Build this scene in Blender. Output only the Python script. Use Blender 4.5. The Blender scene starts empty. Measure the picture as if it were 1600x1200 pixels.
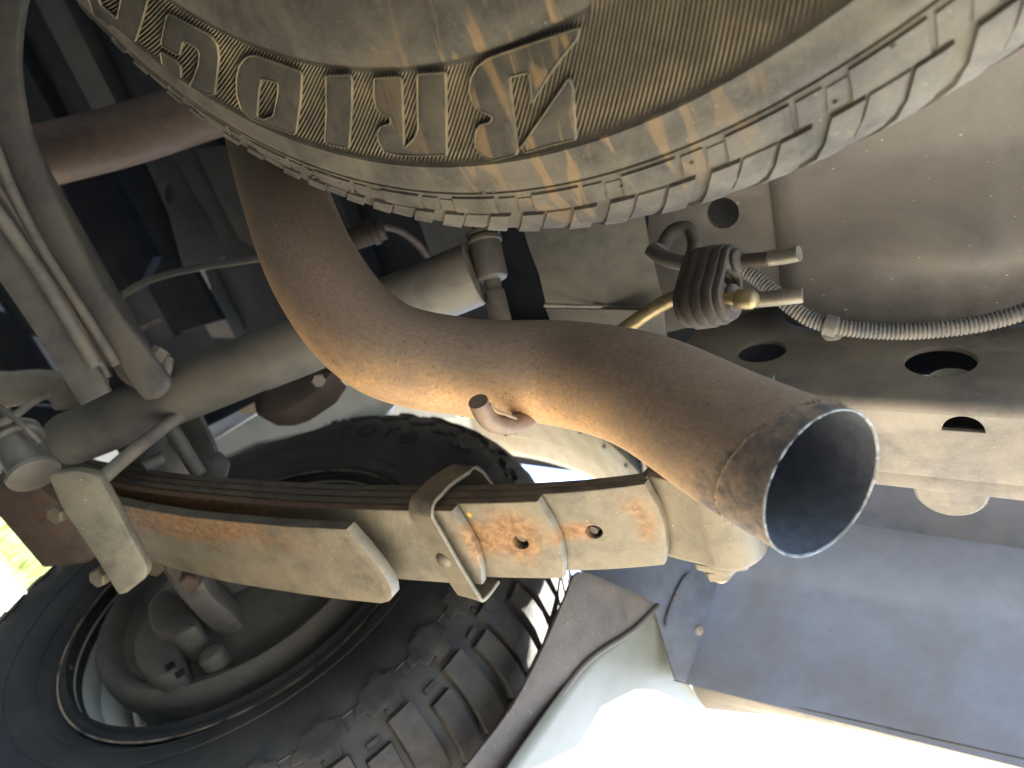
import bpy, bmesh, math, random
from mathutils import Vector, Matrix
random.seed(7)
R = math.radians
scn = bpy.context.scene
COL = scn.collection
# ------------------------------------------------------------------ camera
# world: X = truck forward, -Y = truck's right side (outboard), Z = up; camera at the origin, under the truck's rear
FOC = 1111.0
M = Matrix(((-0.81111861, 0.04208115, -0.58336591), (-0.27484008, 0.85300513, 0.44367238), (0.51628436, 0.52020325, -0.68032275)))
cam_d = bpy.data.cameras.new("camera")
cam = bpy.data.objects.new("camera", cam_d); COL.objects.link(cam)
cam.matrix_world = M.to_4x4()
cam_d.sensor_width = 36; cam_d.lens = 36 * FOC / 1600
cam_d.clip_start = .01; cam_d.clip_end = 500
cam_d.dof.use_dof = True; cam_d.dof.focus_distance = .42; cam_d.dof.aperture_fstop = 9.0
scn.camera = cam
# ------------------------------------------------------------------ world, sun
SUN = Vector((-.30, -.56, .77)).normalized()      # direction towards the sun (behind and right of the truck)
el = math.asin(SUN.z)
w = bpy.data.worlds.new("World"); scn.world = w; w.use_nodes = True
nt = w.node_tree
sky = nt.nodes.new('ShaderNodeTexSky'); sky.sky_type = 'NISHITA'; sky.sun_disc = False
sky.sun_elevation = el; sky.sun_rotation = math.atan2(SUN.x, SUN.y)
sky.air_density = 1.0; sky.dust_density = 1.5; sky.ozone_density = 2.5
nt.links.new(sky.outputs[0], nt.nodes['Background'].inputs[0])
nt.nodes['Background'].inputs[1].default_value = .15
ld = bpy.data.lights.new("sun", 'SUN'); ld.energy = 4; ld.angle = R(.5); ld.color = (1, .93, .82)
lo = bpy.data.objects.new("sun", ld); COL.objects.link(lo)
lo.rotation_euler = SUN.to_track_quat('Z', 'Y').to_euler()
scn.view_settings.view_transform = 'Standard'; scn.view_settings.look = 'None'
scn.view_settings.exposure = 2.95; scn.view_settings.gamma = 1
scn.cycles.max_bounces = 8; scn.cycles.diffuse_bounces = 6
# ------------------------------------------------------------------ helpers
def ray(x, y): return M @ Vector(((x-800)/FOC, -(y-600)/FOC, -1))
def at(x, y, d): return ray(x, y) * d
def on(x, y, ax, v):
    r = ray(x, y); return r * (v / r[ax])
def hitpl(x, y, p0, n):
    r = ray(x, y); return r * (Vector(p0).dot(n) / r.dot(n))

def tag(o, label=None, cat=None, group=None, kind=None):
    if label: o['label'] = label
    if cat: o['category'] = cat
    if group: o['group'] = group
    if kind: o['kind'] = kind
    return o
def empty(name, loc, label, cat, group=None):
    o = bpy.data.objects.new(name, None); COL.objects.link(o); o.location = loc; o.empty_display_size = .02
    return tag(o, label, cat, group)
def mesh(name, vs, fs, m, parent=None, smooth=True, uvs=None, sharp=40):
    me = bpy.data.meshes.new(name)
    off = parent_origin(parent) if parent else None
    if off is None:
        c = Vector((0, 0, 0))
        for v in vs: c += Vector(v)
        c /= max(1, len(vs)); off = c
        o_loc = c
    else: o_loc = Vector((0, 0, 0))
    me.from_pydata([Vector(v) - off for v in vs], [], fs)
    if uvs:
        ul = me.uv_layers.new(name='uv')
        for l in me.loops: ul.data[l.index].uv = uvs[l.vertex_index]
    if smooth:
        me.polygons.foreach_set('use_smooth', [True]*len(me.polygons))
    me.materials.append(m)
    me.update()
    if smooth: me.set_sharp_from_angle(angle=R(sharp))
    o = bpy.data.objects.new(name, me); COL.objects.link(o)
    o.location = o_loc
    if parent: o.parent = parent
    return o
def parent_origin(p):
    v = Vector((0, 0, 0))
    while p: v += p.location; p = p.parent
    return v
def crom(P, n):
    P = [Vector(p) for p in P]
    if len(P) == 2: return [P[0].lerp(P[1], i/n) for i in range(n+1)]
    Q = [2*P[0]-P[1]] + P + [2*P[-1]-P[-2]]; out = []
    for i in range(1, len(Q)-2):
        for k in range(n):
            t = k/n; a, b, c, d = Q[i-1:i+3]
            out.append(.5*((2*b)+(c-a)*t+(2*a-5*b+4*c-d)*t*t+(3*b-a-3*c+d)*t**3))
    out.append(P[-1]); return out
def lerp_list(L, n):
    if len(L) == 1: return None
    out = []
    for i in range(len(L)-1):
        for k in range(n): out.append(L[i]+(L[i+1]-L[i])*k/n)
    out.append(L[-1]); return out
def sweep(path, radii, n=24, cap=True, squash=1.0, upv=None):
    vs, fs, uv = [], [], []
    m = len(path); t0 = (path[1]-path[0]).normalized()
    up = Vector(upv) if upv else (Vector((0, 0, 1)) if abs(t0.z) < .9 else Vector((1, 0, 0)))
    nrm = (up - t0*up.dot(t0)).normalized(); L = 0
    for i in range(m):
        t = (path[min(i+1, m-1)] - path[max(i-1, 0)]).normalized()
        nrm = (nrm - t*nrm.dot(t)).normalized(); b = t.cross(nrm)
        if i: L += (path[i]-path[i-1]).length
        r = radii[i] if hasattr(radii, '__len__') else radii
        for k in range(n):
            a = 2*math.pi*k/n
            vs.append(path[i] + (nrm*math.cos(a) + b*math.sin(a)*squash)*r); uv.append((L, k/n))
    for i in range(m-1):
        for k in range(n):
            k2 = (k+1) % n; fs.append((i*n+k, i*n+k2, (i+1)*n+k2, (i+1)*n+k))
    if cap:
        fs.append(tuple(range(n))[::-1]); fs.append(tuple((m-1)*n+k for k in range(n)))
    return vs, fs, uv
def tube(name, pts, rad, m, parent=None, n=20, seg=8, cap=True, **kw):
    path = crom(pts, seg)
    if hasattr(rad, '__len__'): rad = lerp_list(list(rad), seg)
    vs, fs, uv = sweep(path, rad, n, cap, **{k: v for k, v in kw.items() if k in ('squash', 'upv')})
    return mesh(name, vs, fs, m, parent, uvs=uv)
def lathe(name, prof, origin, axis, m, parent=None, seg=64, a0=0, a1=2*math.pi, sharp=35):
    axis = Vector(axis).normalized(); e1 = axis.orthogonal().normalized(); e2 = axis.cross(e1); origin = Vector(origin)
    full = abs(a1-a0-2*math.pi) < 1e-6; N = seg if full else seg+1
    vs, fs, uv = [], [], []
    for r, h in prof:
        for k in range(N):
            a = a0+(a1-a0)*k/seg; vs.append(origin+axis*h+(e1*math.cos(a)+e2*math.sin(a))*r); uv.append((k/seg, h))
    for i in range(len(prof)-1):
        for k in range(seg):
            k2 = (k+1) % N; fs.append((i*N+k, i*N+k2, (i+1)*N+k2, (i+1)*N+k))
    return mesh(name, vs, fs, m, parent, uvs=uv, sharp=sharp)
def plate2d(loops, th, bev=0.0, maxlen=None, cyc_res=8, smooth_loops=()):
    """closed 2D loops (later ones are holes) -> verts (u,v,h in 0..th), faces"""
    cu = bpy.data.curves.new('tmp', 'CURVE'); cu.dimensions = '2D'; cu.fill_mode = 'BOTH'
    cu.extrude = max(th/2-bev, 1e-5); cu.bevel_depth = bev; cu.offset = -bev; cu.bevel_resolution = 1
    for L in loops:
        s = cu.splines.new('POLY'); s.points.add(len(L)-1); s.use_cyclic_u = True
        for p, q in zip(s.points, L): p.co = (q[0], q[1], 0, 1)
    ob = bpy.data.objects.new('tmp', cu); COL.objects.link(ob)
    bpy.context.view_layer.update()
    me = ob.evaluated_get(bpy.context.evaluated_depsgraph_get()).to_mesh()
    bm = bmesh.new(); bm.from_mesh(me)
    ob.evaluated_get(bpy.context.evaluated_depsgraph_get()).to_mesh_clear()
    bmesh.ops.remove_doubles(bm, verts=bm.verts, dist=1e-6)
    if maxlen:
        for _ in range(6):
            es = [e for e in bm.edges if e.calc_length() > maxlen]
            if not es: break
            bmesh.ops.subdivide_edges(bm, edges=es, cuts=1)
            bmesh.ops.triangulate(bm, faces=[f for f in bm.faces if len(f.verts) > 4])
    vs = [(v.co.x, v.co.y, v.co.z+th/2) for v in bm.verts]; fs = [tuple(v.index for v in f.verts) for f in bm.faces]
    bm.free(); bpy.data.objects.remove(ob); bpy.data.curves.remove(cu)
    return vs, fs
def plane_frame(p0, n, xhint=(1, 0, 0)):
    n = Vector(n).normalized(); ex = (Vector(xhint) - n*Vector(xhint).dot(n)).normalized(); ey = n.cross(ex)
    return Vector(p0), ex, ey, n
def slab(name, loops, p0, n, th, m, parent=None, bev=.0008, px=True, warp=None, maxlen=None):
    """plate traced on the plane (p0,n); its visible face lies on the plane and it is th thick behind it (along n)"""
    p0, ex, ey, ez = plane_frame(p0, n)
    LL = []
    for L in loops:
        out = []
        for q in L:
            wv = hitpl(q[0], q[1], p0, ez) if px else p0+ex*q[0]+ey*q[1]
            out.append(((wv-p0).dot(ex), (wv-p0).dot(ey)))
        LL.append(out)
    vs, fs = plate2d(LL, th, min(bev, th*.45), maxlen)
    V = [p0+ex*a+ey*b+ez*c for a, b, c in vs]
    if warp: V = [warp(v) for v in V]
    return mesh(name, V, fs, m, parent, sharp=30)
def ell(cx, cy, rx, ry, n=28, rot=0):
    c, s = math.cos(rot), math.sin(rot)
    return [(cx+rx*math.cos(t)*c-ry*math.sin(t)*s, cy+rx*math.cos(t)*s+ry*math.sin(t)*c) for t in [2*math.pi*k/n for k in range(n)]]
def smoothloop(L, n=4):
    P = [Vector((a, b, 0)) for a, b in L]; out = []; k = len(P)
    for i in range(k):
        a, b, c, d = P[i-1], P[i], P[(i+1) % k], P[(i+2) % k]
        for j in range(n):
            t = j/n; q = .5*((2*b)+(c-a)*t+(2*a-5*b+4*c-d)*t*t+(3*b-a-3*c+d)*t**3); out.append((q.x, q.y))
    return out
def roundloop(L, r, n=4):
    out = []; k = len(L)
    for i in range(k):
        a, b, c = Vector(L[i-1]), Vector(L[i]), Vector(L[(i+1) % k])
        d1, d2 = a-b, c-b; q = min(r, d1.length*.45, d2.length*.45)
        p1, p2 = b+d1.normalized()*q, b+d2.normalized()*q
        for j in range(n+1):
            t = j/n; w_ = p1*(1-t)**2+b*2*t*(1-t)+p2*t*t; out.append((w_.x, w_.y))
    return out
def box(name, lo_, hi, m, parent=None):
    (x0, y0, z0), (x1, y1, z1) = lo_, hi
    vs = [(x, y, z) for x in (x0, x1) for y in (y0, y1) for z in (z0, z1)]
    fs = [(0, 1, 3, 2), (4, 6, 7, 5), (0, 4, 5, 1), (2, 3, 7, 6), (0, 2, 6, 4), (1, 5, 7, 3)]
    return mesh(name, vs, fs, m, parent, smooth=False)
def extrude_x(name, prof, x0, x1, m, parent=None, nx=1, sharp=30, taper=None):
    """open (y,z) profile swept along X"""
    vs, fs = [], []; k = len(prof)
    for i in range(nx+1):
        x = x0+(x1-x0)*i/nx
        for y, z in prof:
            d = taper(x) if taper else (0, 0)
            vs.append((x, y+d[0], z+d[1]))
    for i in range(nx):
        for j in range(k-1): fs.append((i*k+j, i*k+j+1, (i+1)*k+j+1, (i+1)*k+j))
    return mesh(name, vs, fs, m, parent, sharp=sharp)
def solid(o, t, off=1):
    md = o.modifiers.new('s', 'SOLIDIFY'); md.thickness = t; md.offset = off; return o
# ------------------------------------------------------------------ materials
def mat(name, base, dirt=None, amount=.5, scale=18, rough=.6, metal=0., bump=.25, rust_or_lit=None, rust_or_lit_amt=.0, spec=.35, uv=None, rscale=None,
        speck=.0, speck_col=(.6, .52, .4), contrast=.18, bscale=None, coat=0, rattr=0):
    m = bpy.data.materials.new(name); m.use_nodes = True; t = m.node_tree; N = t.nodes; Lk = t.links
    b = N['Principled BSDF']; tc = N.new('ShaderNodeTexCoord')
    src = tc.outputs['UV' if uv else 'Object']
    if uv:
        mp = N.new('ShaderNodeMapping'); mp.inputs['Scale'].default_value = uv; Lk.new(src, mp.inputs[0]); src = mp.outputs[0]
    else:
        geo = N.new('ShaderNodeNewGeometry'); src = geo.outputs['Position']
    def noise(s, d=6, r=.6, dist=0):
        n = N.new('ShaderNodeTexNoise'); n.inputs['Scale'].default_value = s; n.inputs['Detail'].default_value = d
        n.inputs['Roughness'].default_value = r; n.inputs['Distortion'].default_value = dist; Lk.new(src, n.inputs['Vector']); return n.outputs[0]
    def ramp(v, a, c):
        r = N.new('ShaderNodeMapRange'); r.inputs[1].default_value = a; r.inputs[2].default_value = c; Lk.new(v, r.inputs[0]); return r.outputs[0]
    def mix(f, a, c):
        x = N.new('ShaderNodeMix'); x.data_type = 'RGBA'
        if isinstance(f, float): x.inputs[0].default_value = f
        else: Lk.new(f, x.inputs[0])
        for i, q in ((6, a), (7, c)):
            if isinstance(q, tuple): x.inputs[i].default_value = (*q, 1)
            else: Lk.new(q, x.inputs[i])
        return x.outputs[2]
    dk = tuple(c*(1-contrast*1.6) for c in base); lt = tuple(min(1, c*(1+contrast*1.6)) for c in base)
    c = mix(ramp(noise(scale*4, 8, .7), .3, .7), dk, lt)
    if dirt: c = mix(ramp(noise(scale, 7, .65, .4), .62-amount*.45, .85-amount*.45), c, dirt)
    if rust_or_lit:
        nv = noise(rscale or scale*.7, 9, .7, .6)
        if rattr:
            at_ = N.new('ShaderNodeAttribute'); at_.attribute_name = 'rust_or_lit'; ma = N.new('ShaderNodeMath'); ma.operation = 'MULTIPLY_ADD'
            Lk.new(at_.outputs['Fac'], ma.inputs[0]); ma.inputs[1].default_value = .36; Lk.new(nv, ma.inputs[2]); nv = ma.outputs[0]
        rn = ramp(nv, (.62 if rattr else .68)-rust_or_lit_amt*.5, (.92 if rattr else .76)-rust_or_lit_amt*.5); c = mix(rn, c, mix(ramp(noise(scale*9, 4), .35, .65), rust_or_lit, tuple(q*.45 for q in rust_or_lit)))
    if speck:
        c = mix(ramp(noise(scale*34, 3, .5), .72-speck, .75-speck), c, speck_col)
    Lk.new(c, b.inputs['Base Color'])
    rr = N.new('ShaderNodeMapRange'); rr.inputs[3].default_value = max(.05, rough-.12); rr.inputs[4].default_value = min(1, rough+.15)
    Lk.new(noise(scale*2, 6, .6), rr.inputs[0]); Lk.new(rr.outputs[0], b.inputs['Roughness'])
    b.inputs['Metallic'].default_value = metal; b.inputs['Specular IOR Level'].default_value = spec
    b.inputs['Coat Weight'].default_value = coat
    if bump:
        bp = N.new('ShaderNodeBump'); bp.inputs['Strength'].default_value = bump; bp.inputs['Distance'].default_value = .0012
        Lk.new(noise(bscale or scale*9, 6, .65), bp.inputs['Height']); Lk.new(bp.outputs[0], b.inputs['Normal'])
    m['_mix'] = 1
    return m
RUST = (.42, .17, .06)
m_rubber = mat('dusty_rubber', (.078, .075, .065), (.145, .132, .102), .5, 26, .7, 0, .4, speck=.02, speck_col=(.34, .30, .21))
m_groove = mat('dark_rib_groove_rubber', (.050, .046, .037), (.09, .078, .055), .45, 22, .8, 0, .2)  # shade between the ribs put into the colour as a darker band
m_ribtop = mat('worn_lit_rib_rubber', (.13, .117, .085), (.27, .225, .14), .42, 30, .6, 0, .2)  # dusty ridges, with grazing light painted in as a paler tone
m_tread = mat('pale_dusty_rubber', (.085, .082, .072), (.16, .15, .125), .5, 26, .75, 0, .45, speck=.015, speck_col=(.36, .33, .26))
m_letter = mat('worn_letter_rubber', (.062, .058, .048), (.11, .098, .072), .40, 30, .45, 0, .25, spec=.5)
m_stub = mat('brown_stub_steel', (.17, .12, .085), (.24, .175, .12), .5, 40, .55, .2, .3)
m_leaf = mat('dirty_spring_steel', (.135, .126, .098), (.205, .184, .138), .55, 22, .5, .25, .4, rust_or_lit=(.30, .175, .085), rust_or_lit_amt=.08, speck=.015, rattr=1)
m_leafrust = mat('rusty_spring_steel', (.138, .125, .095), (.205, .18, .13), .55, 22, .5, .25, .45, rust_or_lit=(.30, .175, .085), rust_or_lit_amt=.12, speck=.015, rattr=1)
m_strap = mat('grey_strap_steel', (.145, .135, .105), (.22, .195, .14), .5, 30, .5, .3, .3, rust_or_lit=(.3, .19, .1), rust_or_lit_amt=.08)
m_leafside = mat('dark_spring_steel', (.085, .082, .072), (.14, .127, .10), .5, 40, .6, .2, .3, rust_or_lit=(.24, .12, .07), rust_or_lit_amt=.05)
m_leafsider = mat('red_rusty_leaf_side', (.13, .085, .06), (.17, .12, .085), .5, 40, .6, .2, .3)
m_frame = mat('dusty_chassis_paint', (.17, .168, .163), (.255, .238, .205), .55, 20, .55, 0, .4, speck=.03, speck_col=(.4, .32, .22))
m_cross = mat('crossmember_dusty_lit_paint', (.15, .152, .155), (.20, .19, .175), .5, 9, .45, 0, .35, speck=.005, rust_or_lit=(.33, .29, .23), rust_or_lit_amt=-.5, rattr=1)  # second colour is the lit strip painted along the bend
m_dark = mat('dark_veiled_underbody_paint', (.009, .013, .020), (.018, .020, .024), .4, 14, .8, 0, .2, spec=.12)  # blue tint in the paint stands in for the lens veil
m_shock = mat('dusty_shock_paint', (.145, .142, .13), (.205, .188, .155), .5, 14, .5, .1, .15)
m_grey = mat('dusty_grey_steel', (.13, .125, .115), (.20, .18, .145), .5, 22, .6, .15, .25, rust_or_lit=(.25, .14, .08), rust_or_lit_amt=.08)
m_axle = mat('grey_axle_paint', (.098, .099, .100), (.15, .141, .12), .5, 20, .55, .1, .3)
m_brownm = mat('brown_rusty_metal', (.085, .062, .050), (.12, .085, .062), .5, 18, .6, .2, .35, rust_or_lit=(.17, .09, .055), rust_or_lit_amt=.15)
m_dkbrown = mat('dark_brown_metal', (.04, .034, .032), (.06, .048, .04), .5, 18, .6, .1, .35)
m_drum = mat('drum_backing_paint', (.095, .096, .095), (.13, .124, .11), .5, 14, .6, .1, .25)
m_wtyre = mat('wheel_tyre_rubber', (.024, .027, .033), (.045, .045, .044), .5, 14, .6, 0, .4, spec=.5)
m_wtread = mat('wheel_tread_rubber', (.024, .026, .031), (.05, .049, .047), .5, 30, .65, 0, .6)
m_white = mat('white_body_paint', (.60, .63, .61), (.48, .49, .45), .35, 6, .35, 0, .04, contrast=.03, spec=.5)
m_arch = mat('dusty_cream_arch', (.40, .365, .295), (.33, .285, .21), .45, 14, .7, 0, .2, rust_or_lit=(.2, .13, .08), rust_or_lit_amt=.04, contrast=.08)
m_panel = mat('veil_blue_side_paint', (.31, .37, .51), (.27, .29, .35), .38, 7, .5, 0, .14, contrast=.07, speck=.004, speck_col=(.3, .28, .25))  # lens veil glare put into the colour as a lighter blue
m_skin = mat('darkened_white_skin_paint', (.17, .19, .183), (.135, .148, .132), .5, 7, .5, 0, .06, contrast=.04, spec=.3)  # body white darkened so strong light burns it out less
m_guard = mat('dull_guard_sheet', (.085, .086, .082), (.12, .115, .098), .5, 16, .6, .1, .3)
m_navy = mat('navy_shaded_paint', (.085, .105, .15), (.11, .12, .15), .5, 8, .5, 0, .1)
m_flap = mat('dark_grey_flap_plastic', (.085, .082, .085), (.12, .11, .105), .5, 16, .7, 0, .35, contrast=.12, speck=.01)
m_rub2 = mat('dusty_isolator_rubber', (.060, .054, .050), (.10, .086, .072), .5, 60, .7, 0, .2)
m_cond = mat('grey_conduit_plastic', (.10, .105, .112), (.15, .143, .13), .5, 60, .5, 0, .1)
m_rod = mat('zinc_plated_rod', (.26, .25, .225), (.20, .185, .15), .5, 60, .45, .6, .2)
m_brass = mat('golden_plated_rod', (.46, .37, .19), (.26, .21, .12), .5, 80, .42, .7, .3)
m_edge = mat('cut_pipe_edge', (.30, .32, .32), (.15, .15, .14), .5, 160, .4, .9, .5)
m_inside = mat('sooty_skylit_pipe_inside', (.13, .145, .17), (.10, .11, .13), .3, 40, .6, .3, .2)  # sky light and lens veil put into the bore colour as blue grey
m_orange = mat('orange_paint_dab', (.85, .42, .02), None, 0, 300, .6, 0, .4)
m_weld = mat('weld_bead_metal', (.17, .125, .09), (.30, .24, .17), .45, 220, .4, .6, .8, speck=.10, speck_col=(.75, .68, .5))
m_letterdk = mat('wheel_letter_rubber', (.014, .016, .02), None, 0, 30, .6, 0, .1)
m_ground = mat('sandy_ground_darkened', (.12, .105, .085), (.085, .078, .062), .5, 3, .9, 0, .5, contrast=.12, bscale=60)  # earth colour darkened so less light bounces up inboard
m_grassb = mat('grass_soil', (.13, .18, .05), (.20, .23, .08), .5, 4, .9, 0, .3)
m_blade = mat('grass_blade', (.19, .27, .07), (.33, .36, .14), .5, 5, .7, 0, 0)
m_kerb = mat('pale_concrete', (.56, .49, .38), (.46, .40, .30), .4, 5, .9, 0, .2, contrast=.06)

def exhaust_mat():
    m = bpy.data.materials.new('rusty_exhaust_steel'); m.use_nodes = True; t = m.node_tree; N = t.nodes; K = t.links; b = N['Principled BSDF']
    tc = N.new('ShaderNodeTexCoord')
    def mp(s):
        x = N.new('ShaderNodeMapping'); x.inputs['Scale'].default_value = s; K.new(tc.outputs['UV'], x.inputs[0]); return x.outputs[0]
    def noise(v, s, d=6, r=.6):
        n = N.new('ShaderNodeTexNoise'); n.inputs['Scale'].default_value = s; n.inputs['Detail'].default_value = d; n.inputs['Roughness'].default_value = r
        K.new(v, n.inputs['Vector']); return n.outputs[0]
    def rng(v, a, c, lo_=0, hi=1):
        r = N.new('ShaderNodeMapRange'); r.inputs[1].default_value = a; r.inputs[2].default_value = c; r.inputs[3].default_value = lo_; r.inputs[4].default_value = hi
        K.new(v, r.inputs[0]); return r.outputs[0]
    def mix(f, a, c):
        x = N.new('ShaderNodeMix'); x.data_type = 'RGBA'; K.new(f, x.inputs[0])
        for i, q in ((6, a), (7, c)):
            if isinstance(q, tuple): x.inputs[i].default_value = (*q, 1)
            else: K.new(q, x.inputs[i])
        return x.outputs[2]
    def math_(op, a, c):
        x = N.new('ShaderNodeMath'); x.operation = op
        for i, q in ((0, a), (1, c)):
            if isinstance(q, float): x.inputs[i].default_value = q
            else: K.new(q, x.inputs[i])
        return x.outputs[0]
    geo = N.new('ShaderNodeNewGeometry')
    streak = noise(mp((25, 9, 1)), 9, 8, .7); big = noise(geo.outputs[0], 16, 5); fine = noise(geo.outputs[0], 420, 4, .6)
    c = mix(rng(streak, .3, .7), (.215, .16, .115), (.35, .265, .19))
    at_ = N.new('ShaderNodeAttribute'); at_.attribute_name = 'rust_or_lit'
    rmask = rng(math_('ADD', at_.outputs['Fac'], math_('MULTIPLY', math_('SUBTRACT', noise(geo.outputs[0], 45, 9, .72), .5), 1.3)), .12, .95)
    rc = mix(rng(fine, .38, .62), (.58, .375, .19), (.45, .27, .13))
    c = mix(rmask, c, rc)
    c = mix(rng(noise(geo.outputs[0], 520, 3, .5), .66, .73), c, (.12, .085, .06))       # pits
    c = mix(rng(noise(geo.outputs[0], 700, 2, .5), .76, .78), c, (.75, .62, .45))
    c = mix(math_('MULTIPLY', rng(noise(mp((14, 3.5, 1)), 2.2, 7, .65), .5, .68), .55), c, (.30, .22, .155))
    c = mix(math_('MULTIPLY', rng(noise(mp((7, 2.5, 1)), 2.0, 5, .6), .54, .72), .42), c, (.13, .10, .082))
    at2 = N.new('ShaderNodeAttribute'); at2.attribute_name = 'soot'
    c = mix(rng(math_('ADD', at2.outputs['Fac'], math_('MULTIPLY', math_('SUBTRACT', noise(geo.outputs[0], 150, 7, .7), .5), 1.2)), .35, .75), c, (.095, .088, .085))
    K.new(c, b.inputs['Base Color']); b.inputs['Metallic'].default_value = .25
    K.new(rng(big, .3, .7, .52, .72), b.inputs['Roughness']); b.inputs['Specular IOR Level'].default_value = .45
    bp = N.new('ShaderNodeBump'); bp.inputs['Strength'].default_value = .35; bp.inputs['Distance'].default_value = .0006
    K.new(math_('ADD', fine, streak), bp.inputs['Height']); K.new(bp.outputs[0], b.inputs['Normal'])
    return m
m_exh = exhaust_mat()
def muddy(m, cols):
    """dried mud runs on the spare: stretched noise in object position"""
    t = m.node_tree; N = t.nodes; K = t.links; b = N['Principled BSDF']
    old = b.inputs['Base Color'].links[0].from_socket
    geo = N.new('ShaderNodeNewGeometry'); mp = N.new('ShaderNodeMapping'); mp.vector_type = 'TEXTURE'
    dd = on(850, 300, 2, .268)-on(790, 20, 2, .268)
    mp.inputs['Rotation'].default_value = (0, 0, math.atan2(dd.y, dd.x)); mp.inputs['Scale'].default_value = (.055, .0105, .05)
    K.new(geo.outputs[0], mp.inputs[0])
    n = N.new('ShaderNodeTexNoise'); n.inputs['Scale'].default_value = 1.0; n.inputs['Detail'].default_value = 6; n.inputs['Distortion'].default_value = .9; K.new(mp.outputs[0], n.inputs['Vector'])
    r = N.new('ShaderNodeMapRange'); r.inputs[1].default_value = .54; r.inputs[2].default_value = .60; K.new(n.outputs[0], r.inputs[0])
    # concentrated between the B and the R
    d = N.new('ShaderNodeVectorMath'); d.operation = 'DISTANCE'; K.new(geo.outputs[0], d.inputs[0]); d.inputs[1].default_value = on(850, 130, 2, .268)
    r2 = N.new('ShaderNodeMapRange'); r2.inputs[1].default_value = .03; r2.inputs[2].default_value = .10; r2.inputs[3].default_value = .8; r2.inputs[4].default_value = .0; K.new(d.outputs['Value'], r2.inputs[0])
    mu = N.new('ShaderNodeMath'); mu.operation = 'MULTIPLY'; K.new(r.outputs[0], mu.inputs[0]); K.new(r2.outputs[0], mu.inputs[1])
    x = N.new('ShaderNodeMix'); x.data_type = 'RGBA'; K.new(mu.outputs[0], x.inputs[0]); K.new(old, x.inputs[6]); x.inputs[7].default_value = (*cols, 1)
    K.new(x.outputs[2], b.inputs['Base Color'])
for mm in (m_rubber, m_letter, m_tread): muddy(mm, (.27, .19, .095))

# ------------------------------------------------------------------ setting: ground
def terrain_h(x, y):
    g = -.085
    s = max(0, x-1.7); h = g + min(s, .9)*.54
    if x > 2.6: h = g+.486+min((x-2.6), 9)*.42
    return h
vs, fs = [], []
xs = [-400, -60, -20, -8, -4] + [-3+.25*i for i in range(24)] + [3.2, 3.6, 4, 5, 6, 8, 10, 11.6, 20, 60, 400]
ys = [-400, -60, -20, -10, -6, -4, -3, -2, -1, 0, 1, 2, 4, 10, 60, 400]
for x in xs:
    for y in ys: vs.append((x, y, terrain_h(x, y)))
ny = len(ys)
for i in range(len(xs)-1):
    for j in range(ny-1): fs.append((i*ny+j, (i+1)*ny+j, (i+1)*ny+j+1, i*ny+j+1))
g = mesh('ground', vs, fs, m_ground); tag(g, 'sandy ground, darkened to cut bounce light, under and behind the truck', kind='structure')
# grass bank in front: green skin 4 mm over the ground, with blades
vs, fs = [], []
gx = [2.62+.2*i for i in range(10)]+[5, 7, 9, 11.5]; gy = [-7+.5*i for i in range(24)]
for x in gx:
    for y in gy: vs.append((x, y, terrain_h(x, y)+.004))
for i in range(len(gx)-1):
    for j in range(len(gy)-1): k = len(gy); fs.append((i*k+j, (i+1)*k+j, (i+1)*k+j+1, i*k+j+1))
g = mesh('grass_bank', vs, fs, m_grassb); tag(g, kind='structure')
vs, fs = [], []
for i in range(9000):
    x = 2.65+random.random()**1.6*4; y = -x*.398+random.uniform(-1.1, 1.0)*x*.5; h = terrain_h(x, y); l = random.uniform(.03, .07); a = random.random()*6.28
    dx, dy = math.cos(a)*.004, math.sin(a)*.004; k = len(vs)
    vs += [(x-dx, y-dy, h), (x+dx, y+dy, h), (x+random.uniform(-.02, .02), y+random.uniform(-.02, .02), h+l)]; fs.append((k, k+1, k+2))
tag(mesh('grass', vs, fs, m_blade, smooth=False), kind='stuff')
# pale concrete up to the grass; unseen right-hand strip added for warm bounce light
vs, fs = [], []
px_ = (-6, -3, -1.5, -.5, .5, 1.15, 1.7, 2.0, 2.3, 2.6)
for x in px_:
    for y in (-6, -3, -1.5, -.30): vs.append((x, y, terrain_h(x, y)+.004))
for i in range(len(px_)-1):
    for j in range(3): fs.append((i*4+j, (i+1)*4+j, (i+1)*4+j+1, i*4+j+1))
tag(mesh('concrete_and_bounce_strip', vs, fs, m_kerb), kind='structure')

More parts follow.
